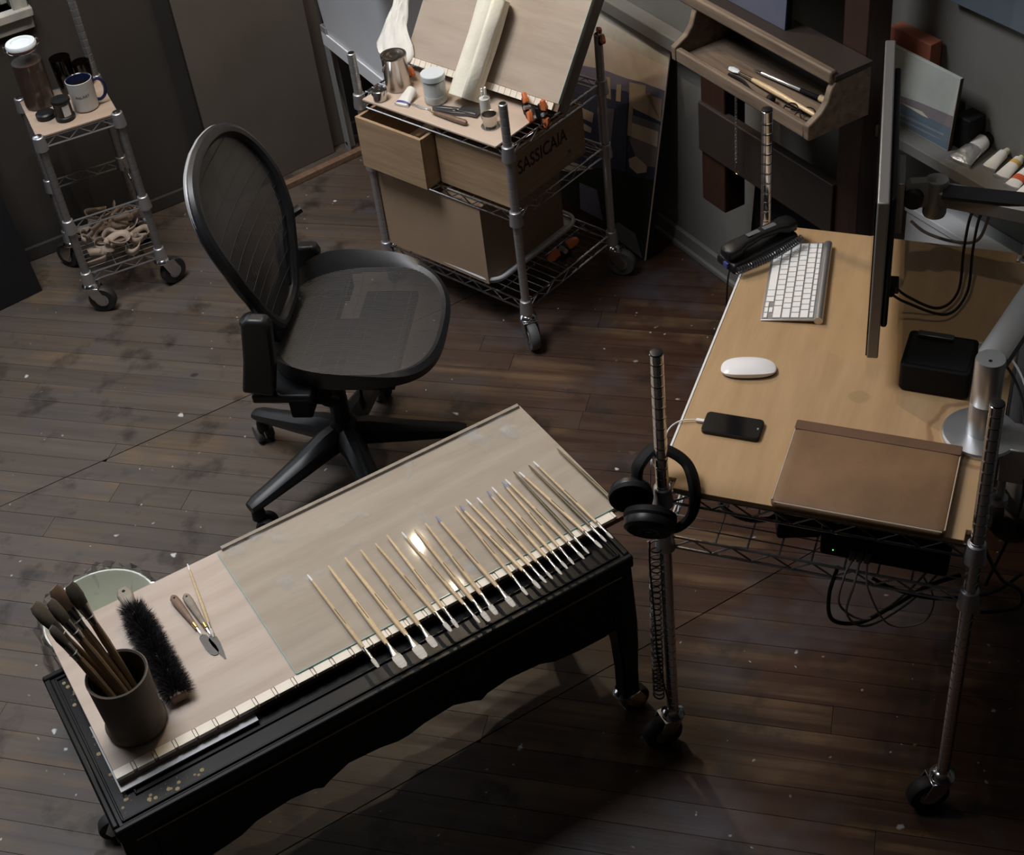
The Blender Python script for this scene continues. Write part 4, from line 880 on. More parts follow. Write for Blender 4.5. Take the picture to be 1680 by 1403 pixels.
# crates
def crate(name, lab, loc, rz, w_, d_, h_, open_top=True):
    t = thing(name, lab, 'crate', loc, rz, 'wooden wine crates on the rack'); th = .010
    MB().bx(0, w_, 0, th, 0, h_).build('front_board', 'pine_h', t, bev=.001)
    MB().bx(0, w_, d_ - th, d_, 0, h_).build('back_board', 'pine_h', t, bev=.001)
    MB().bx(0, th, th, d_ - th, 0, h_ - .001).build('side_board', 'pine_h', t, bev=.001)
    sb = MB().bx(w_ - th, w_, th, d_ - th, 0, h_ - .001).build('side_board', 'pine_h', t, bev=.001)
    MB().bx(th, w_ - th, th, d_ - th, .002, .010).build('bottom_board', 'pine', t)
    return t, sb
c1, sb = crate('wine_crate', 'wooden wine crate pulled out of the rack like an open drawer', rw(.017, -.046, Z2 + .0025), RTH, .262, .33, .168)
wc = tag(place(MB().lathe([(.018, 0), (.030, .045), (.031, .045), (.019, -.001)], 20, cap=False).build('paper_cup', 'canvas_white'), rw(.19, .05, Z2 + .045)), 'white paper cup standing inside the pulled-out wine crate', 'cup')
wc.location = rw(.19, .05, Z2 + .0135)
c2, sb = crate('wine_crate', 'wooden wine crate with dark lettering on its side beside the pulled-out crate', rw(.285, .010, Z2 + .0025), RTH, .266, .345, .168)
o = inst(text_mesh('SASSICAIA', .060, 'ink'), 'lettering', sb, (.2663, .155, .104), (PI / 2, 0, PI / 2))
o.scale = (.80, 1, 1)
o = inst(text_mesh('75', .016, 'ink'), 'lettering', sb, (.2663, .27, .042), (PI / 2, 0, PI / 2))
# cardboard box + tray
tr_ = thing('plastic_tray', 'shallow white plastic tray under the cardboard box on the bottom shelf', 'tray', rw(.245, .210, Z3 + .0022), RTH - .02)
MB().rbox((0, 0, .002), (.42, .40, .003), .05).build('base', 'canvas_white', tr_)
def rr_loop(x, y, r, z, n=6):
    out = []
    for cx, cy, a0 in ((x - r, y - r, 0), (-x + r, y - r, PI / 2), (-x + r, -y + r, PI), (x - r, -y + r, 1.5 * PI)):
        for k in range(n + 1): a = a0 + PI / 2 * k / n; out.append((cx + r * math.cos(a), cy + r * math.sin(a), z))
    return out
MB().tube(rr_loop(.212, .202, .05, .016), .006, 8, closed=True).build('rim', 'canvas_white', tr_)
bxt = thing('cardboard_box', 'plain brown cardboard box on the bottom shelf of the rack', 'box', rw(.017, .002, Z3 + .0062), RTH + .0)
bxt.scale = (1.10, 1.0, 1.0)
MB().bx(0, .376, 0, .004, 0, .272).build('front_panel', 'cardboard', bxt); MB().bx(0, .376, .358, .362, 0, .272).build('back_panel', 'cardboard', bxt)
MB().bx(0, .004, .004, .358, 0, .272).build('side_panel', 'cardboard', bxt); MB().bx(.372, .376, .004, .358, 0, .272).build('side_panel', 'cardboard', bxt)
MB().bx(.004, .372, .004, .180, .268, .272).build('flap', 'cardboard', bxt); MB().bx(.004, .372, .182, .358, .268, .272).build('flap', 'cardboard', bxt); MB().bx(.004, .372, .004, .358, 0, .003).build('bottom_panel', 'cardboard', bxt)

# ------------------------------------------------------------------ things on the cart
cz = .644
t = tag(place(MB().prism([(.02, -.004), (CW - .02, -.004), (CW + .004, .02), (CW + .004, CD - .02), (.02, CD - .02), (-.004, CD - .03), (-.004, .02)], .0018, .0065, lambda a, b, c: (a, b, c)).build('plywood_sheet', 'ply_shaded'), (*CO, cz), CTH), 'pale plywood sheet on top of the narrow cart', 'board')
cz += .0067
j = thing('clip_top_jar', 'tall clip-top glass jar of brown stuff on the narrow cart', 'jar', cw(.052, .200, cz), CTH)
MB().lathe([(.043, 0), (.047, .004), (.047, .170), (.043, .188), (.040, .196)], 32, cap=False).build('glass', 'glass_clear', j)
MB().lathe([(.0, .003), (.0455, .004), (.0462, .010), (.0462, .150), (.0, .156)], 28, cap=False).build('contents', 'brown_stuff', j)
MB().lathe([(.041, .198), (.046, .199), (.047, .206), (.044, .212), (.030, .214), (.028, .210), (.012, .212), (.0, .213)], 32, cap=False).build('lid', 'white_paint', j)
MB().lathe([(.0415, .194), (.0445, .196), (.0415, .1985)], 28, cap=False).build('seal', 'tube_red', j)
MB().tube([(.0455 * math.cos(a), .0455 * math.sin(a), .190) for a in [2 * PI * i / 24 for i in range(24)]], .0014, 6, closed=True).build('wire_bail', 'chrome', j)
for s in (-1, 1): MB().tube(smooth_path([(s * .046, 0, .190), (s * .053, 0, .196), (s * .052, 0, .210), (s * .044, 0, .207)]), .0016, 6).build('clasp', 'chrome', j)
for (u, v, r, h, lab) in ((.150, .232, .033, .115, 'dark smoked glass tumbler beside the clip-top jar on the cart'), (.208, .238, .028, .080, 'shorter smoked glass in the back corner of the cart by the post')):
    g = thing('glass_tumbler', lab, 'glass', cw(u, v, cz), CTH, 'smoked glasses on the cart')
    MB().lathe([(r * .75, 0), (r * .8, .002), (r, h), (r * .96, h), (r * .76, .008), (0, .007)], 28, cap=False).build('glass', 'glass_smoke', g)
    MB().lathe([(0, .008), (r * .74, .008), (r * .84, h * .5), (0, h * .5)], 24, cap=False).build('drink', 'coffee', g)
mg = thing('coffee_mug', 'white mug with navy handle and printed lettering on the narrow cart', 'mug', cw(.172, .088, cz), CTH)
MB().lathe([(.030, 0), (.0375, .004), (.039, .010), (.0395, .092), (.0405, .098), (.039, .099)], 36, cap=False).build('body', 'mug_white', mg)
MB().lathe([(.039, .099), (.0365, .097), (.036, .01), (0, .008)], 36, cap=False).build('inside', 'navy', mg)
MB().lathe([(.0362, .074), (.0, .0742)], 36, cap=False).build('coffee', 'coffee', mg)
ha = math.radians(-8)
MB().tube([((.038 + q[0]) * math.cos(ha), (.038 + q[0]) * math.sin(ha), q[1]) for q in [(v.x, v.z) for v in smooth_path([(0, 0, .082), (.016, 0, .086), (.029, 0, .074), (.031, 0, .050), (.024, 0, .028), (.010, 0, .018), (0, 0, .020)])]], .0052, 8).build('handle', 'navy', mg)
tm = text_mesh('Asp.ART', .0125, 'grey_ink', .0001)
a0 = math.radians(-100)
for v in tm.vertices:
    a = a0 + v.co.x / .0397; x_, y_, z_ = (.0398 + v.co.z) * math.cos(a), (.0398 + v.co.z) * math.sin(a), .055 + v.co.y; v.co = (x_, y_, z_)
inst(tm, 'lettering', mg)
c = thing('black_canister', 'black lidded canister with pale label patch beside the white mug', 'canister', cw(.100, .060, cz), CTH)
MB().lathe([(.026, 0), (.030, .003), (.030, .012), (.0265, .016), (.0265, .055), (.030, .060), (.0285, .068), (0, .070)], 24, cap=False).build('body', 'black_plastic', c)
mbl = MB(); mbl.loft([[(.0268 * math.cos(a), .0268 * math.sin(a), z) for a in [-1.75 + .9 * i / 8 for i in range(9)]] for z in (.018, .053)], closed=False); mbl.build('label_patch', 'mug_white', c)
c = thing('black_jar_lid', 'low black lid lying in front of the clip-top jar on the cart', 'lid', cw(.048, .105, cz), CTH)
MB().lathe([(.026, 0), (.029, .003), (.029, .016), (.024, .020), (.010, .019), (0, .021)], 24, cap=False).build('shell', 'black_plastic', c)
MB().tube([(.027 * math.cos(a), .027 * math.sin(a), .006) for a in [2 * PI * i / 24 for i in range(24)]], .0022, 6, closed=True).build('rib', 'matte_black', c)
# canvas strips on the bottom shelf
r5 = random.Random(21)
for k in range(20):
    cx, cy = .05 + .145 * (k % 5) / 4 + r5.uniform(-.015, .015), .035 + .19 * (k // 5) / 3 + r5.uniform(-.012, .012)
    base = .1465 + .020 * (k % 3); R_ = r5.uniform(.020, .044); ph = r5.uniform(0, 6.28); turns = r5.uniform(.6, 1.5); wv = r5.uniform(.018, .026); lean = r5.uniform(-.7, 1.0)
    ra = []; rb = []; m = 36
    for i in range(m + 1):
        q = i / m; a = ph + turns * 2 * PI * q; rr_ = R_ * (.70 + .5 * q + .12 * math.sin(4 * q + k))
        px, py = cx + rr_ * math.cos(a), cy + rr_ * math.sin(a) * .75; px = min(max(px, .004), CW - .004); py = min(max(py, -.004), CD)
        zz = base + .007 * (1 + math.sin(1.7 * a + k)) + .014 * q * math.sin(k)** 2
        ln = lean + .35 * math.sin(a * .8 + k)
        ra.append((px, py, zz)); rb.append((px + wv * math.sin(ln) * math.cos(a), py + wv * math.sin(ln) * math.sin(a), zz + wv * abs(math.cos(ln))))
    o = MB().loft([ra, rb], closed=False).build('canvas_strip', 'cloth', solid=.0012, smooth=40)
    place(o, (*CO, 0), CTH); tag(o, 'curled strip of tan canvas in the heap on the bottom shelf of the cart', 'cloth strip', 'canvas strips heaped on the cart')

# ------------------------------------------------------------------ things on the desk
KTH = -.7838
kb = thing('keyboard', 'slim aluminium keyboard with white keys on the plywood desk', 'keyboard', dw(.115, .676, DH), KTH)
KW, KL = .1306, .2818
MB().prism([(-KW / 2, .003), (KW / 2 - .016, .0125), (KW / 2 - .016, .0085), (-KW / 2, .0005)], -KL / 2, KL / 2, lambda a, b, d: (a, d, b)).build('tray', 'alu', kb, bev=.0008)
MB().cyl((KW / 2 - .0095, -KL / 2, .0095), (KW / 2 - .0095, KL / 2, .0095), .0093, n=18).build('battery_tube', 'alu', kb)
P_ = .01905
rows = [[(1, 1)] * 3 + [(1.25, 1)] + [(5, 1)] + [(1.25, 1)] + [(1, 1)],
        [(2.25, 1)] + [(1, 1)] * 10 + [(2.25, 1)],
        [(1.75, 1)] + [(1, 1)] * 11 + [(1.75, 1)],
        [(1.5, 1)] + [(1, 1)] * 13,
        [(1, 1)] * 13 + [(1.5, 1)],
        [(1.035, .55)] * 14]
kcache = {}
def key(wk, hk):
    if (wk, hk) not in kcache:
        kcache[(wk, hk)] = MB().loft([[(x * hk / 2 * f, y * wk / 2 * f, z) for x, y in ((-1, -1), (1, -1), (1, 1), (-1, 1))] for z, f in ((0, 1), (.0016, 1), (.0022, .965))]).mesh('key', 'key_white', 20)
    return kcache[(wk, hk)]
sl = (.0125 - .003) / (KW - .016)
xr = -KW / 2 + .0045
def put_key(xc, yc, wk, hk):
    inst(key(round(wk, 5), round(hk, 5)), 'key', kb, (xc, yc, .003 + sl * (xc + KW / 2) + .0004), (0, -math.atan(sl), 0))
for ri, row in enumerate(rows):
    h_ = P_ * row[0][1]; yc = KL / 2 - .0045
    for wu, hu in row:
        wk = wu * (KL - .009) / 14.5; put_key(xr + h_ / 2, yc - wk / 2, wk - .0028, h_ - .0028); yc -= wk
    if ri == 0:
        u_ = (KL - .009) / 14.5
        for a, b in ((yc - u_ * .5, 0), (yc - u_ * 1.5, 0), (yc - u_ * 2.5, 0), (yc - u_ * 1.5, 1)):
            put_key(xr + P_ * (.25 + .5 * b), a, u_ - .0028, P_ * .5 - .0022)
    xr += h_
ms = thing('computer_mouse', 'smooth white computer mouse on the plywood desk', 'mouse', dw(.081, .361, DH), DTH + .225)
def msr(k, z): return [(.0565 * k * math.copysign(abs(math.cos(a)) ** .8, math.cos(a)), .0285 * k * (1 - .06 * math.cos(a)) * math.copysign(abs(math.sin(a)) ** .75, math.sin(a)), z) for a in [2 * PI * i / 40 for i in range(40)]]
def msz(p): u = p[0] / .0565; v = p[1] / .0285; return .004 + .0165 * max(0, 1 - u * u * .86) ** .75 * max(0, 1 - v * v * .35)
rg = []
for k in (1., .99, .95, .88, .78, .64, .48, .3, .1):
    rg.append([(p[0], p[1], msz(p) * (1 if k < .999 else .80)) for p in msr(k, 0)])
MB().loft([msr(.985, .0055)] + rg).build('shell', 'white_gloss', ms, smooth=50)
MB().loft([msr(.93, .0008), msr(.97, .0055)]).build('base', 'dark_tool', ms)
ph = thing('smartphone', 'black smartphone with white cable plugged in on the plywood desk', 'phone', dw(.091, .184, DH), DTH)
MB().rbox((0, 0, .0048), (.1152, .0586, .0082), .009, n=6).build('body', 'black_plastic', ph, bev=.0008)
MB().rbox((0, 0, .0093), (.112, .0555, .0006), .008, n=6).build('screen', 'screen_black', ph)
MB().rbox((.050, 0, .0097), (.0030, .0052, .0003), .0006).build('button_mark', 'alu', ph)
cb = thing('charging_cable', 'thin white charging cable running off the desk edge to the smartphone', 'cable')
MB().tube(smooth_path([dw(.031, .186, DH + .005), dw(.012, .184, DH + .006), dw(-.016, .172, DH + .005), dw(-.034, .15, DH - .01), dw(-.036, .11, DH - .05), dw(-.03, .06, DH - .02), dw(-.024, .02, DH + .03), dw(-.018, -.004, DH + .06), dw(-.02, -.012, DH + .0), dw(-.018, -.016, DH - .12)], 8), .0015, 6).build('lead', 'cable_white', cb)
MB().box((0, 0, 0), (.018, .008, .005), 0, Matrix.Translation(dw(.026, .186, DH + .005)) @ Matrix.Rotation(DTH, 4, 'Z')).build('connector', 'cable_white', cb, bev=.001)
sv = thing('laptop_sleeve', 'brown leather laptop sleeve lying at the near edge of the desk', 'sleeve', dw(.366, .103, DH + .0005), DTH - .005)
rgs = []
for z, k in ((0, .0), (.002, .004), (.010, .005), (.016, .003), (.0185, -.003), (.0195, -.016)):
    rgs.append([(p[0], p[1], z) for p in rr_loop(.153 + k, .113 + k, .014, z, 4)])
MB().loft(rgs).build('body', 'leather', sv, smooth=50)
MB().rbox((0, .100, .0200), (.312, .026, .0022), .004).build('flap', 'leather_dark', sv, bev=.001)
for s in (-1, 1): MB().tube([(s * .1545, -.110 + .22 * i / 10, .0165) for i in range(11)], .0014, 6).build('stitching', 'stitch', sv)
MB().tube([(-.150 + .30 * i / 12, -.1145, .0160) for i in range(13)], .0014, 6).build('stitching', 'stitch', sv)

# monitor on arm
mnv = Vector(dw(.239, .975)) - Vector(dw(.326, .362)); mang = math.atan2(mnv.y, mnv.x); ML = mnv.length
mon = thing('monitor', 'thin grey flat monitor seen edge-on above the desk', 'monitor', dw(.3245, .3735, .87), mang)
MH = .366; MTk = .022
MB().bx(0, ML, -MTk * .5, MTk * .5, 0, MH).build('housing', 'alu_grey', mon, bev=.003)
MB().bx(.004, ML - .004, MTk * .5, MTk * .5 + .0025, .004, MH - .004).build('screen_glass', 'screen_black', mon)
MB().bx(.06, ML - .06, -MTk * .5 - .014, -MTk * .5, .03, MH - .03).build('rear_shell', 'black_plastic', mon, bev=.006)
MB().bx(ML / 2 - .055, ML / 2 + .055, -MTk * .5 - .032, -MTk * .5 - .014, MH * .5 - .06, MH * .5 + .06).build('mount_plate', 'alu_grey', mon, bev=.002)
MB().bx(ML * .28, ML * .34, -MTk * .5 - .034, -MTk * .5 - .012, .03, .05).build('connector', 'black_plastic', mon, bev=.002)
arm = thing('monitor_stand', 'grey jointed monitor arm on a round base at the right desk edge', 'monitor arm', (*DO, 0), DTH)
MB().lathe([(.072, DH + .0005), (.072, DH + .006), (.069, DH + .010), (.030, DH + .011)], 48, (.548, .278, 0)).build('base_disc', 'alu', arm)
MB().lathe([(.0275, DH + .010), (.0275, DH + .085), (.0268, DH + .086), (.0275, DH + .087), (.0275, .985), (.0262, .990), (.020, .9905)], 28, (.548, .278, 0)).build('pole', 'alu', arm)
MB().lathe([(.0036, 0), (.0036, .0006)], 12, (.548, .270, .9903)).build('pole_screw', 'matte_black', arm)
MB().bx(.590, .640, .238, .318, DH - .075, DH + .010).build('clamp_bracket', 'alu', arm, bev=.003)
MB().cyl((.600, .275, DH - .15), (.600, .275, DH - .07), .008).lathe([(.016, DH - .165), (.016, DH - .150)], 14, (.600, .275, 0)).build('clamp_screw', 'chrome_dark', arm)
def link(p0, p1, w_, h_, nm, m):
    a = Vector(p0); b_ = Vector(p1); d = b_ - a; q = d.to_track_quat('X', 'Z').to_matrix().to_4x4()
    L = d.length; mb = MB(); ring = lambda s, k: [tuple(Matrix.Translation(a) @ q @ Vector((s, y * w_ / 2 * k, z * h_ / 2 * k))) for y, z in ((-1, -.7), (-.7, -1), (.7, -1), (1, -.7), (1, .7), (.7, 1), (-.7, 1), (-1, .7))]
    return mb.loft([ring(-.012, .7), ring(0, 1), ring(L, 1), ring(L + .012, .7)]).build(nm, m, arm)
EL = (.66, .66, 1.035)
link((.550, .298, .972), (.648, .640, .995), .056, .034, 'lower_link', 'alu_grey')
MB().lathe([(.026, .96), (.028, .965), (.028, 1.06), (.026, 1.065)], 24, (*EL[:2], 0)).build('elbow', 'alu_grey', arm)
link((.642, .664, 1.050), (.392, .706, 1.050), .046, .040, 'upper_link', 'alu_grey')
MB().bx(.400, .645, .662, .708, 1.066, 1.073).build('link_cover', 'black_plastic', arm)
MB().lathe([(.022, 1.00), (.024, 1.005), (.024, 1.080), (.022, 1.085)], 20, (.385, .706, 0)).build('wrist', 'alu_grey', arm)
link((.382, .704, 1.055), (.335, .690, 1.055), .030, .060, 'tilt_head', 'alu_grey')
MB().lathe([(.020, 0), (.020, .020)], 18, M=Matrix.Translation((.345, .66, 1.055)) @ Matrix.Rotation(-PI / 2, 4, 'X')).build('tilt_knuckle', 'black_plastic', arm)
# cables from monitor to arm
def cable(lab, pts, r, m, name='cable', plug=None, world=False, group=None):
    t = thing(name, lab, 'cable', group=group)
    P = pts if world else [dw(*p) for p in pts]
    MB().tube(smooth_path(P, 8), r, 6).build('lead', m, t)
    if plug:
        for q in plug: MB().ball(P[q], r * 2.6, n=8, m=6).build('plug', m, t)
    return t
for k, dx_ in enumerate((0, .018)):
    cable(('black cable looping from the monitor plug, the outer of two', 'black cable looping from the monitor plug, the inner of two')[k], [(.330, .575 - .03 * k, .905), (.36, .60 - .02 * k, .86), (.42 + dx_, .625 - dx_, .822), (.452 + dx_, .680, .83), (.450 + dx_, .735, .90), (.455 + dx_, .735, .98), (.470 + dx_, .715, 1.03)], .0032, 'black_plastic', plug=(0,))
cable('grey cable sagging behind the monitor along the far desk edge', [(.325, .86, .87), (.36, .865, .84), (.42, .85, .836), (.47, .80, .88), (.49, .735, .98), (.49, .712, 1.03)], .0035, 'cable_grey')
bbx = thing('black_drive_box', 'low black computer box behind the monitor arm pole', 'computer', dw(.447, .428, DH + .0005), DTH - .03)
MB().rbox((0, 0, .034), (.135, .115, .062), .010).build('case', 'matte_black', bbx, bev=.003)
MB().rbox((0, 0, .0655), (.118, .098, .0012), .008).build('top_inset', 'black_plastic', bbx)
MB().bx(-.05, .02, .034, .050, .066, .074).build('adapter', 'dark_tool', bbx, bev=.002)
for k in range(3): MB().bx(.036 + .012 * k, .044 + .012 * k, .060, .082, .030, .040).build('plug', 'cable_white' if k else 'black_plastic', bbx, bev=.001)
cable('white lead running from the low computer box to the pole', [(.497, .487, .84), (.520, .50, .845), (.56, .48, .85), (.60, .42, .85), (.64, .36, .80)], .0025, 'cable_white')
cable('black lead hanging over the right desk edge near the pole', [(.505, .475, .845), (.56, .44, .86), (.61, .36, .84), (.63, .28, .78), (.64, .20, .70), (.60, .08, .60)], .003, 'black_plastic')

# telephone on the far left corner
tel = thing('telephone', 'black desk telephone with coiled cord at the far desk corner', 'telephone', dw(.010, .766, DH + .0005), DTH + .86)
tel.scale = (.88, .88, .9)
MB().loft([[(x, y, z) for x, y in ((-.105, -.038), (.095, -.038), (.105, -.03), (.105, .03), (.095, .038), (-.105, .038))] for z in (0, .018)] + [[(x, y, z0 + (x + .1) * .06) for x, y in ((-.100, -.032), (.090, -.032), (.098, -.026), (.098, .026), (.090, .032), (-.100, .032))] for z0 in (.026,)]).build('base', 'black_plastic', tel, bev=.004)
hs = MB(); rgs = []
for x, w_, z, h_ in ((-.108, .016, .044, .010), (-.100, .024, .044, .016), (-.075, .026, .046, .017), (-.052, .019, .055, .012), (0, .016, .061, .010), (.052, .019, .060, .012), (.075, .026, .055, .017), (.100, .024, .053, .016), (.108, .016, .053, .010)):
    rgs.append([(x, w_ * math.copysign(abs(math.cos(a)) ** .6, math.cos(a)), z + h_ * math.copysign(abs(math.sin(a)) ** .6, math.sin(a))) for a in [2 * PI * i / 16 for i in range(16)]])
hs.loft(rgs).build('handset', 'black_plastic', tel, smooth=50)
for x in (-.02, .03): MB().rbox((x, 0, .0715), (.038, .014, .001), .003).build('label_strip', 'grey_ink', tel)
MB().bx(-.112, -.106, -.016, .0, .012, .024).build('display', 'tube_blue', tel)
hel = []
for i in range(330):
    q = i / 329; c_ = (.095 - .20 * q, -.050 - .010 * math.sin(q * PI), .036 - .016 * q); a = i * .55
    hel.append((c_[0], c_[1] + .0080 * math.cos(a), c_[2] + .0080 * math.sin(a)))
MB().tube(hel, .0016, 5).build('coiled_cord', 'dark_tool', tel)
cable('thin black telephone line hanging down at the far left desk edge', [(-.035, .70, .81), (-.040, .68, .79), (-.042, .67, .70), (-.04, .665, .50), (-.03, .67, .30), (-.0, .70, .05)], .0022, 'black_plastic')

# headphones hanging on the near left post
hp = thing('headphones', 'black studio headphones hanging on the near left desk post', 'headphones', (0, 0, 0))
vd = Vector((-.0334, -.0690, 0)).normalized()
def cupf(c, ax, r, h, nm):
    q = Vector(ax).to_track_quat('Z', 'Y').to_matrix().to_4x4(); M = Matrix.Translation(c) @ q
    o = MB().lathe([(r * .3, -h), (r * .82, -h), (r * .96, -h * .75), (r, -h * .4), (r * .97, 0)], 30, M=M).build('ear_cup', 'black_plastic', hp)
    MB().lathe([(r * .97, 0), (r * 1.03, h * .25), (r * 1.0, h * .75), (r * .8, h), (r * .5, h * .9)], 30, M=M).build('ear_pad', 'matte_black', hp)
    MB().lathe([(r * .30, -h * 1.06), (r * .42, -h * 1.02)], 24, M=M, cap=False).build('ring_mark', 'dark_tool', hp)
    MB().box((0, 0, -h * 1.02), (.012, .005, .001), 0, M).build('logo_mark', 'alu', hp)
cupf((1.086, 1.652, .757), (.62, .66, .42), .050, .021, 'a')
cupf((1.080, 1.702, .792), (-.5, -.72, -.1), .042, .015, 'b')
MB().tube(smooth_path([(1.098, 1.706, .820), (1.105, 1.708, .850), (1.143, 1.714, .866), (1.170, 1.696, .858), (1.186, 1.664, .838), (1.172, 1.624, .815), (1.160, 1.616, .765), (1.137, 1.626, .733), (1.110, 1.640, .728)], 8), .015, 10, flat=.6).build('headband', 'matte_black', hp)
MB().tube(smooth_path([(1.094, 1.700, .805), (1.100, 1.706, .83), (1.106, 1.709, .848)]), .009, 8).build('yoke', 'black_plastic', hp)
MB().tube(smooth_path([(1.082, 1.650, .705), (1.086, 1.660, .62), (1.098, 1.672, .45), (1.104, 1.676, .30), (1.120, 1.664, .155)]), .0019, 6).build('straight_lead', 'black_plastic', hp)
hel = []
for i in range(640):
    q = i / 639; z = .655 - .47 * q - .0; r = .011; a = 2 * PI * (30 * q - 3.5 * math.sin(q * PI) * .6)
    cx_, cy_ = 1.113 - .010 * q, 1.680 + .003 * math.sin(q * PI)
    hel.append((cx_ + r * math.cos(a), cy_ + r * math.sin(a), z))
MB().tube(hel, .0018, 5).build('coiled_lead', 'black_plastic', hp)

# device and cables on the lower desk shelf
dv = thing('black_router', 'flat black network box with green light on the lower desk shelf', 'network box', dw(.415, .115, .6665), DTH)
MB().rbox((0, 0, .030), (.235, .19, .056), .008).build('case', 'matte_black', dv, bev=.004)
MB().lathe([(.0012, 0), (.0012, .0008)], 8, M=Matrix.Translation((-.092, -.0955, .020)) @ Matrix.Rotation(PI / 2, 4, 'X')).build('light', 'led', dv)
for k in range(3): MB().bx(-.06 + .014 * k, -.049 + .014 * k, -.112, -.094, .016, .028).build('plug', 'cable_grey', dv, bev=.001)
cable('grey network cable looping below the lower desk shelf, left one', [(.362, .0, .688), (.352, -.02, .66), (.348, -.02, .58), (.40, -.01, .545), (.46, .02, .60), (.50, .05, .655)], .0024, 'cable_grey')
cable('grey network cable looping below the lower desk shelf, middle one', [(.376, .0, .688), (.372, -.02, .65), (.362, -.02, .56), (.40, -.01, .525), (.47, .02, .58), (.52, .05, .655)], .0024, 'cable_grey')
cable('thin grey cable in a wide loop below the lower desk shelf', [(.390, .0, .688), (.398, -.02, .64), (.44, -.02, .555), (.50, .0, .555), (.515, .02, .60), (.49, .03, .65)], .002, 'cable_grey')
cable('thick black cable hanging in a big loop below the lower desk shelf', [(.336, .01, .655), (.326, -.015, .60), (.335, -.02, .535), (.385, -.01, .53), (.44, .0, .58), (.50, .02, .635), (.555, .05, .65)], .0042, 'black_plastic')
cable('black cable lying along the front rim of the lower desk shelf', [(.40, .01, .640), (.44, .005, .628), (.50, .004, .622), (.56, .01, .632), (.62, .05, .625), (.66, .10, .63)], .0038, 'black_plastic')
cable('black mains cable bent around the near right desk post', [(.575, .03, .79), (.600, .02, .74), (.628, .03, .68), (.66, .06, .63), (.665, .03, .615), (.60, -.005, .620)], .0038, 'black_plastic')
cl = thing('cable_coil', 'coil of black cable on the lower desk shelf beside the headphones post', 'cable', dw(.14, .12, .6665), DTH)
for k in range(4):
    MB().tube([((.062 + .006 * k) * math.cos(a) + .006 * k, (.05 + .004 * k) * math.sin(a), .006 + .006 * k + .004 * math.sin(2 * a + k)) for a in [2 * PI * i / 40 for i in range(40)]], .0040, 6, closed=True).build('loop', 'black_plastic', cl)
pa = thing('power_adapter', 'black power adapter lying on the lower desk shelf next to the cable coil', 'adapter', dw(.245, .075, .6665), DTH + .3)
MB().rbox((0, 0, .018), (.085, .055, .032), .008).build('case', 'black_plastic', pa, bev=.004)
MB().tube(smooth_path([(.04, 0, .018), (.06, .01, .016), (.07, .04, .008), (.05, .07, .008)]), .003, 6).build('lead', 'black_plastic', pa)

# ------------------------------------------------------------------ right wall: ledge, paintings, easel
lg = tag(MB().bx(2.172, XR, .5, 2.335, .892, .92).build('wall_ledge', 'wall_grey', bev=.002), 'long grey picture ledge along the right wall behind the desk', 'ledge')
def panel(name, lab, cat, x0, z0, tilt, y0, y1, h, th, mface, mside, patches=(), group=None, pz0=.0006):
    t = thing(name, lab, cat, (x0, 0, z0), 0, group); t.rotation_euler = (0, tilt, 0)      # face looks to -x, local z up the slope
    MB().bx(0, th, y0, y1, 0, h).build('canvas', mface, t, bev=.001)
    MB().bx(th * .2, th * 1.02, y0 - .0006, y0, 0, h).build('side', mside, t)
    for i, (m, poly) in enumerate(patches):
        MB().prism(poly, -pz0 - .0002 * i, .0001, lambda a, b, d: (d, a, b)).build('paint_patch', m, t, smooth=0)
    return t
tl = math.atan2(.13, .72)
cy0 = 3.214
city = [('p_sky2', [(3.858, .715), (3.216, .715), (3.216, .655), (3.858, .61)]),
        ('p_violet', [(3.858, .46), (3.718, .475), (3.539, .524), (3.407, .545), (3.329, .563), (3.216, .581), (3.216, .50), (3.858, .38)]),
        ('p_navy', [(3.858, .40), (3.712, .431), (3.52, .47), (3.40, .505), (3.216, .52), (3.216, .27), (3.45, .2), (3.858, .1)]),
        ('p_mauve', [(3.216, .47), (3.33, .45), (3.36, .36), (3.30, .30), (3.216, .33)]),
        ('p_tan', [(3.39, .539), (3.309, .561), (3.305, .536), (3.224, .55), (3.216, .481), (3.284, .475), (3.378, .464)]),
        ('p_tan2', [(3.285, .548), (3.305, .536), (3.224, .55), (3.216, .481), (3.284, .475)]),
        ('p_tan2', [(3.52, .506), (3.49, .515), (3.473, .448), (3.504, .442)]), ('p_tan', [(3.452, .507), (3.428, .517), (3.423, .461), (3.448, .454)]),
        ('p_tan2', [(3.358, .470), (3.348, .375), (3.372, .37), (3.378, .464)]),
        ('p_grey', [(3.358, .445), (3.222, .470), (3.218, .448), (3.355, .42)]), ('p_cream', [(3.355, .42), (3.222, .446), (3.219, .397), (3.347, .375)]),
        ('p_mauve', [(3.54, .394), (3.449, .426), (3.45, .3), (3.512, .287)]), ('p_tan2', [(3.661, .352), (3.558, .367), (3.558, .333), (3.656, .319)]),
        ('p_tan', [(3.671, .306), (3.56, .313), (3.563, .295), (3.673, .278)]), ('p_mauve', [(3.80, .34), (3.70, .35), (3.70, .26), (3.80, .24)]),
        ('p_green', [(3.858, .05), (3.667, .107), (3.438, .231), (3.30, .255), (3.216, .285), (3.216, .004), (3.858, .004)]),
        ('p_navy', [(3.442, .448), (3.384, .472), (3.356, .248), (3.427, .23)]),
        ('p_cream', [(3.349, .299), (3.317, .322), (3.255, .315), (3.256, .295), (3.298, .271), (3.34, .275)]),
        ('p_grey', [(3.368, .065), (3.273, .070), (3.224, .004), (3.43, .004)]), ('p_violet', [(3.60, .10), (3.50, .12), (3.45, .03), (3.58, .01)])]
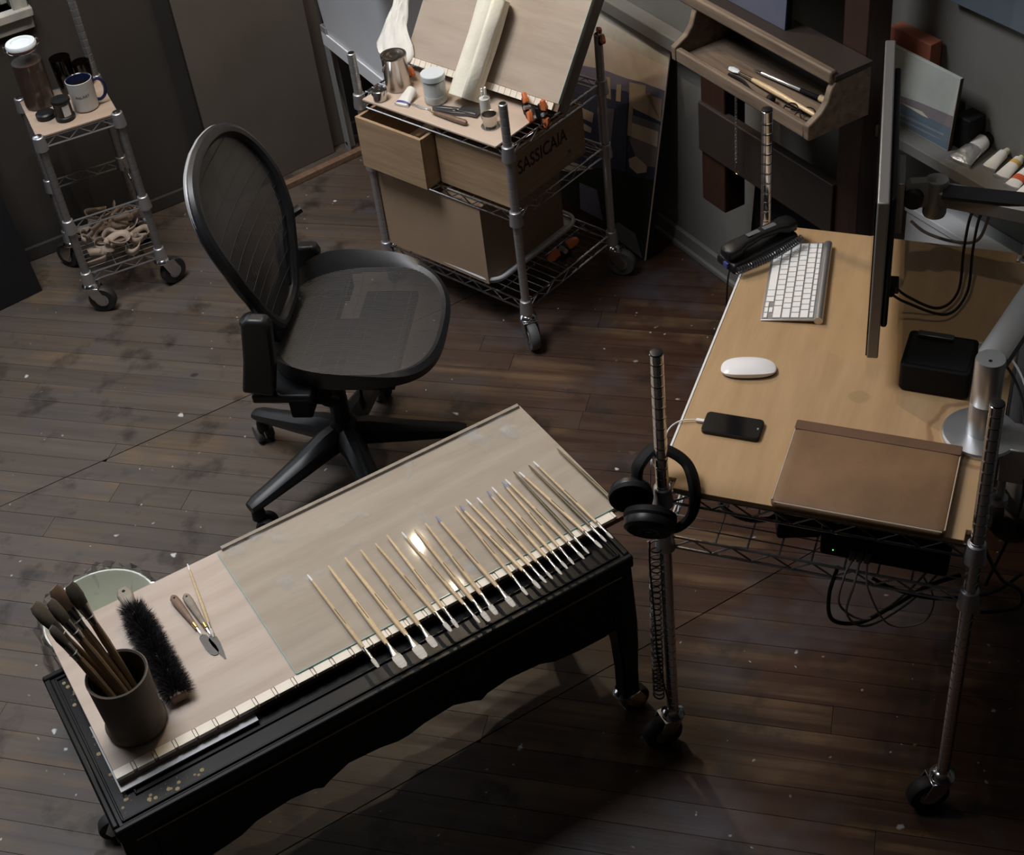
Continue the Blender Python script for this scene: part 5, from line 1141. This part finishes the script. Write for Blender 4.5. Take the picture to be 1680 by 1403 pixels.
panel('city_painting', 'large canvas painting of city rooftops leaning on the wall behind the rack', 'painting', 2.150, .001, tl, cy0, 3.86, .715, .022, 'p_sky', 'canvas_dark', city)
sea = [('p_hill', [(2.337, .058), (2.234, .069), (2.171, .078), (2.064, .087), (2.064, .040), (2.337, .030)]), ('p_sea', [(2.337, .043), (2.23, .051), (2.146, .054), (2.064, .058), (2.064, .003), (2.337, .003)]),
       ('p_sealight', [(2.30, .024), (2.18, .032), (2.08, .036), (2.08, .032), (2.18, .026), (2.30, .018)]), ('p_sealight', [(2.28, .012), (2.14, .020), (2.075, .020), (2.14, .015)]),
       ('p_foam', [(2.221, .055), (2.154, .060), (2.133, .053), (2.152, .052)])]
panel('seascape_painting', 'small seascape painting standing on the grey ledge behind the monitor', 'painting', 2.214, .9205, .10, 2.062, 2.339, .178, .010, 'p_seasky', 'mahogany', sea)
bx2 = tag(MB().box((0, 0, .06), (.035, .13, .175 + .03)).build('brick_red_box', 'red_brick', bev=.002), 'brick red box standing behind the seascape painting on the ledge', 'box'); bx2.location = (2.272, 2.245, .963)
bx3 = tag(MB().box((0, 0, .04), (.05, .045, .08)).build('black_block', 'matte_black', bev=.003), 'small black block behind the right edge of the seascape painting', 'block'); bx3.location = (2.266, 2.052, .9205)
lz = .9203; TG = 'paint tubes lying in a row on the ledge'
paint_tube('paint_tube', 'largest paint tube, crumpled silver with black cap, on the ledge beside the seascape', (2.196, 2.010, lz), .12, .082, .062, .019, 'tube_metal', 'tube_white', 'matte_black', .016, .018, TG, (.62, .97))
paint_tube('paint_tube', 'plain cream paint tube with yellowish cap on the ledge', (2.224, 1.950, lz), .20, .058, .036, .012, 'tube_white', None, 'cap_cream', .0085, .014, TG)
paint_tube('paint_tube', 'paint tube with ochre bands on the ledge', (2.218, 1.906, lz), .22, .070, .036, .012, 'tube_white', 'tube_ochre', 'cap_cream', .0085, .012, TG, (.70, .86))
paint_tube('paint_tube', 'paint tube with red band on the ledge', (2.206, 1.866, lz), .20, .070, .036, .012, 'tube_white', 'tube_red', 'tube_white', .0085, .012, TG, (.35, .58))
paint_tube('paint_tube', 'white paint tube nearest the right picture edge on the ledge', (2.198, 1.828, lz), .20, .066, .034, .012, 'tube_white', None, 'tube_red', .0085, .012, TG)
panel('hanging_canvas', 'blue-grey canvas hanging on the right wall above the paint tubes', 'painting', 2.275, 1.235, .01, 1.35, 2.16, .5, .02, 'canvas_slate', 'canvas_dark')
wb = thing('white_cabinet', 'low white box cabinet under the ledge behind the desk', 'cabinet', (2.245, 1.85, 0))
MB().bx(-.032, .052, -.40, .32, .03, .705).build('body', 'canvas_white', wb, bev=.002); MB().bx(-.036, .053, -.404, .324, .705, .722).build('top', 'canvas_white', wb, bev=.002); MB().bx(-.026, .05, -.39, .31, 0, .03).build('plinth', 'leg_grey', wb)

# easel with tray
ez = thing('studio_easel', 'old brown studio easel with a wide wooden tray against the right wall', 'easel', (2.15, 2.5, 0))
MB().bx(-.02, .05, -.250, -.170, 0, 2.2).build('upright', 'mahogany', ez, bev=.003)
MB().bx(-.02, .05, .270, .375, .42, 2.2).build('upright', 'mahogany', ez, bev=.004)
MB().bx(-.03, -.004, -.17, .375, .585, .735).build('cross_beam', 'dark_wood', ez, bev=.003)
MB().bx(-.06, .06, -.30, -.12, 0, .05).build('foot', 'mahogany', ez, bev=.003)
MB().bx(.05, .10, -.22, .34, 1.5, 1.58).build('cross_beam', 'mahogany', ez, bev=.003)
tx0, tx1, ty0, ty1 = -.20, -.022, -.262, .240; tz = .975
prof = [(tx0, tz), (tx0 - .002, tz + .038), (tx0 + .014, tz + .046), (tx0 + .036, tz + .058), (tx0 + .054, tz + .080), (tx0 + .062, tz + .108), (tx0 + .074, tz + .124), (tx1, tz + .128), (tx1, tz)]
for y in (ty0, ty1): MB().prism(prof, y - .009, y + .009, lambda a, b, d: (a, d, b)).build('tray_end', 'easel_wood', ez, bev=.003)
MB().bx(tx0, tx0 + .016, ty0 + .009, ty1 - .009, tz, tz + .036).build('tray_lip', 'easel_wood', ez, bev=.004)
MB().bx(tx0 + .016, tx1, ty0 + .009, ty1 - .009, tz, tz + .012).build('tray_floor', 'easel_wood', ez)
MB().bx(tx1 - .010, tx1, ty0 + .009, ty1 - .009, tz + .012, tz + .12).build('tray_back', 'dark_wood', ez)
MB().bx(tx0 + .070, tx1, ty0 - .012, ty1 + .12, tz + .1285, tz + .140).build('canvas_shelf', 'dark_wood', ez)
MB().bx(tx0 + .062, tx0 + .082, ty0 - .004, ty1 + .13, tz + .118, tz + .150).build('shelf_rail', 'easel_wood', ez, bev=.005)
panel('easel_canvas', 'dark blue canvas standing on the easel shelf', 'painting', 2.075, 1.1152, .06, 2.468, 2.99, .6, .018, 'canvas_blue', 'canvas_dark')
dp = panel('dark_canvas', 'dark brown canvas leaning against the wall below the easel tray', 'painting', 2.20, .001, .09, 2.34, 2.78, .56, .018, 'canvas_dark', 'dark_wood')
ch = thing('hanging_chain', 'thin metal chain hanging under the easel tray', 'chain', (2.10, 2.683, .975))
lk = MB().tube([(0, .0035 * math.cos(a), -.006 + .007 * math.sin(a)) for a in [2 * PI * i / 12 for i in range(12)]], .0012, 5, closed=True).mesh('chain_link', 'chrome_dark')
for k in range(36): inst(lk, 'chain_link', ch, (0, 0, -.0092 * k), (0, 0, (k % 2) * PI / 2))
MB().tube(smooth_path([(0, 0, -.335), (0, .004, -.35), (0, .002, -.365), (0, -.006, -.368), (0, -.008, -.358)]), .0014, 6).build('hook', 'brass', ch)
# tools in the tray
ty = tz + .0125
def tray_tool(name, lab, cat, p0, p1, build):
    a = Vector((2.15 + p0[0], 2.5 + p0[1], ty)); c_ = Vector((2.15 + p1[0], 2.5 + p1[1], ty + p1[2])); t = thing(name, lab, cat, a); d = c_ - a
    t.rotation_euler = d.to_track_quat('X', 'Z').to_euler(); build(t, d.length); return t
def b1(t, L):
    MB().tube([(.085, 0, .007), (.10, 0, .0075), (.16, 0, .008), (L - .02, 0, .006), (L, 0, .005)], [.0045, .006, .0072, .005, .0035], 10).build('handle', 'handle_wood', t)
    MB().tube([(.030, 0, .006), (.086, 0, .007)], [.0032, .0044], 10).build('ferrule', 'ferrule', t)
    MB().loft([[(s, w_ * math.cos(a), .006 + h_ * math.sin(a)) for a in [2 * PI * i / 12 for i in range(12)]] for s, w_, h_ in ((-.008, .003, .002), (.0, .010, .003), (.018, .010, .004), (.032, .0034, .0034))]).build('bristles', 'white_paint', t)
def b2(t, L):
    MB().tube([(0, 0, .006), (.02, 0, .006), (.03, 0, .006)], [.001, .003, .0045], 8).build('point', 'chrome', t)
    MB().tube([(.03, 0, .006), (L * .62, 0, .006)], .0042, 10).build('barrel', 'alu', t)
    MB().tube([(L * .62, 0, .006), (L * .86, 0, .006)], .0050, 10).build('grip', 'matte_black', t)
    MB().tube([(L * .86, 0, .007), (L, 0, .007)], .0085, 10).build('cork_end', 'handle_wood', t)
tray_tool('wide_paintbrush', 'pale wooden brush with green-white tip lying in the easel tray', 'paintbrush', (-.140, .085), (-.152, -.245, .016), b1)
tray_tool('metal_scraper', 'silver metal scraper with cork end lying behind the brush in the easel tray', 'tool', (-.105, .045), (-.085, -.215, .012), b2)
def b3(t, L):
    MB().tube(smooth_path([(0, 0, .004), (L * .3, .006, .005), (L * .6, -.004, .005), (L, .002, .004)]), [.004] * 19, 8).build('shaft', 'matte_black', t)
    MB().ball((L, .002, .012), .012, n=12, m=8).build('bulb_end', 'matte_black', t)
tray_tool('black_mahl_tool', 'thin black tool with round end at the front of the easel tray', 'tool', (-.160, .07), (-.172, -.10, 0), b3)
gz = thing('eyeglasses', 'dark folded spectacles at the right end of the easel tray', 'glasses', (2.15 - .160, 2.5 - .19, ty), -1.2)
for s in (-1, 1): MB().tube([(s * .022 + .018 * math.cos(a), .013 * math.sin(a) * 1.0, .014 + .010 * math.sin(a)) for a in [2 * PI * i / 20 for i in range(20)]], .0018, 6, closed=True).build('lens_rim', 'matte_black', gz)
MB().tube(smooth_path([(-.006, 0, .018), (0, 0, .021), (.006, 0, .018)]), .0016, 6).build('bridge', 'matte_black', gz)
for s in (-1, 1): MB().tube(smooth_path([(s * .040, .004, .018), (s * .030, .012, .010), (-s * .03, .016, .004)]), .0018, 6).build('temple', 'matte_black', gz)

# ------------------------------------------------------------------ back-left: leaning panels, sink, stick, dark canvas
def lean_panel(name, lab, cat, x0, x1, y0, y1, tilt, h, th, m, ms, extra=None):
    d = Vector((x1 - x0, y1 - y0, 0)); t = thing(name, lab, cat, (x0, y0, .001), math.atan2(d.y, d.x)); t.rotation_euler = (-tilt, 0, math.atan2(d.y, d.x))
    L = d.length; MB().bx(0, L, 0, th, 0, h).build('face', m, t, bev=.001)
    MB().bx(0, .03, th, th + .018, 0, h).build('stretcher_bar', ms, t, bev=.001); MB().bx(L - .03, L, th, th + .018, 0, h).build('stretcher_bar', ms, t, bev=.001)
    return t
lean_panel('plain_hardboard', 'large plain grey-brown panel leaning against the back wall beside the cart', 'panel', 1.205, 1.668, 4.440, 4.492, .012, 1.3, .006, 'canvas_back', 'dark_wood')  # stretcher bars coloured dark to stand for the shadow along the panel edge
lean_panel('leaning_canvas', 'narrow canvas edge leaning between the big panel and the white sink', 'canvas', 1.66, 1.735, 4.526, 4.530, .004, 1.25, .012, 'canvas_back', 'pine')
st = tag(place(MB().box((0, 0, 0), (.36, .028, .022)).build('wooden_batten', 'knife_wood', bev=.002), (1.585, 4.405, .0115), .10), 'brown wooden batten lying on the floor under the leaning panel', 'batten')
sk = thing('utility_sink', 'white utility sink on grey steel legs behind the rack', 'sink', (1.987, 4.22, 0))
sk.scale = (.945, 1, 1)
def sring(hx_, hy_, r, z): return [(p[0], p[1], z) for p in rr_loop(hx_, hy_, r, z, 5)]
MB().loft([sring(.285, .275, .05, .44), sring(.292, .282, .05, .52), sring(.305, .30, .04, .80), sring(.32, .315, .03, .84), sring(.325, .32, .03, .86), sring(.30, .295, .03, .86), sring(.285, .28, .05, .80), sring(.265, .26, .06, .50)]).build('basin', 'sink_white', sk)
for sx in (-1, 1):
    for sy in (-1, 1):
        MB().loft([[(sx * (.296 + k), sy * (.230 + k), z), (sx * (.296 + k), sy * (.270 + k), z), (sx * (.256 + k), sy * (.270 + k), z), (sx * (.256 + k), sy * (.266 + k), z), (sx * (.292 + k), sy * (.266 + k), z), (sx * (.292 + k), sy * (.230 + k), z)] for z, k in ((0.002, -.005), (.50, 0))]).build('leg', 'leg_grey', sk)
        MB().lathe([(.006, 0), (.006, .002)], 10, M=Matrix.Translation((sx * .2925, sy * .245, .035)) @ Matrix.Rotation(sx * PI / 2, 4, 'Y')).build('leg_bolt', 'matte_black', sk)
for s in (-1, 1): MB().bx(s * .290, s * .296, -.27, .27, .425, .475).build('apron_rail', 'sink_white', sk)
MB().bx(-.29, .29, -.276, -.270, .425, .475).build('apron_rail', 'sink_white', sk)
MB().cyl((0, 0, .46), (0, 0, .15), .02).build('drain_pipe', 'white_trim', sk)
lean_panel('dark_leaning_canvas', 'dark bluish canvas leaning against the back wall left of the cart', 'canvas', .02, .50, 4.30, 4.36, .20, .62, .010, 'canvas_dark', 'dark_wood')

# ------------------------------------------------------------------ two pendant bulbs above the table (they glint in the glass)
for k, p in enumerate(((1.438, 3.841, 2.5), (1.445, 3.540, 2.5))):
    pb = thing('pendant_bulb', ('bare warm bulb hanging nearer the back wall', 'bare warm bulb hanging farther from the back wall')[k], 'lamp', p, 0, 'bare bulbs hanging from the ceiling')
    MB().lathe([(.001, -.020), (.009, -.017), (.014, -.006), (.0135, .008), (.010, .026), (.010, .036)], 20).build('bulb', 'bulb', pb)
    MB().lathe([(.015, .034), (.017, .038), (.017, .075), (.006, .082)], 16).build('socket', 'matte_black', pb)
    MB().cyl((0, 0, .08), (0, 0, ZC - p[2]), .003, n=6).build('cord', 'matte_black', pb)

# ------------------------------------------------------------------ ceiling spot lamp aimed at the desk
sp = Vector((1.22, 1.36, 2.72)); aim = Vector((1.80, 1.95, .80)); dr = (aim - sp).normalized()
sl_ = thing('ceiling_spot_lamp', 'black can spot lamp hanging from the ceiling above the desk', 'lamp', sp)
q = dr.to_track_quat('Z', 'Y').to_matrix().to_4x4()
MB().lathe([(.036, -.11), (.040, -.10), (.042, .03), (.040, .03), (.038, -.02), (.036, -.09)], 24, M=q, cap=False).build('can', 'matte_black', sl_)
MB().cyl((0, 0, .0), (0, 0, ZC - sp.z), .008, n=8).build('stem', 'matte_black', sl_)
ld = bpy.data.lights.new('spot_light', 'SPOT'); ld.energy = 12; ld.color = (1.0, .86, .66); ld.spot_size = math.radians(44); ld.spot_blend = .55; ld.shadow_soft_size = .018
lo_ = bpy.data.objects.new('spot_light', ld); COL.objects.link(lo_); lo_.parent = sl_; lo_.location = dr * .035; lo_.rotation_euler = (-dr).to_track_quat('Z', 'Y').to_euler()
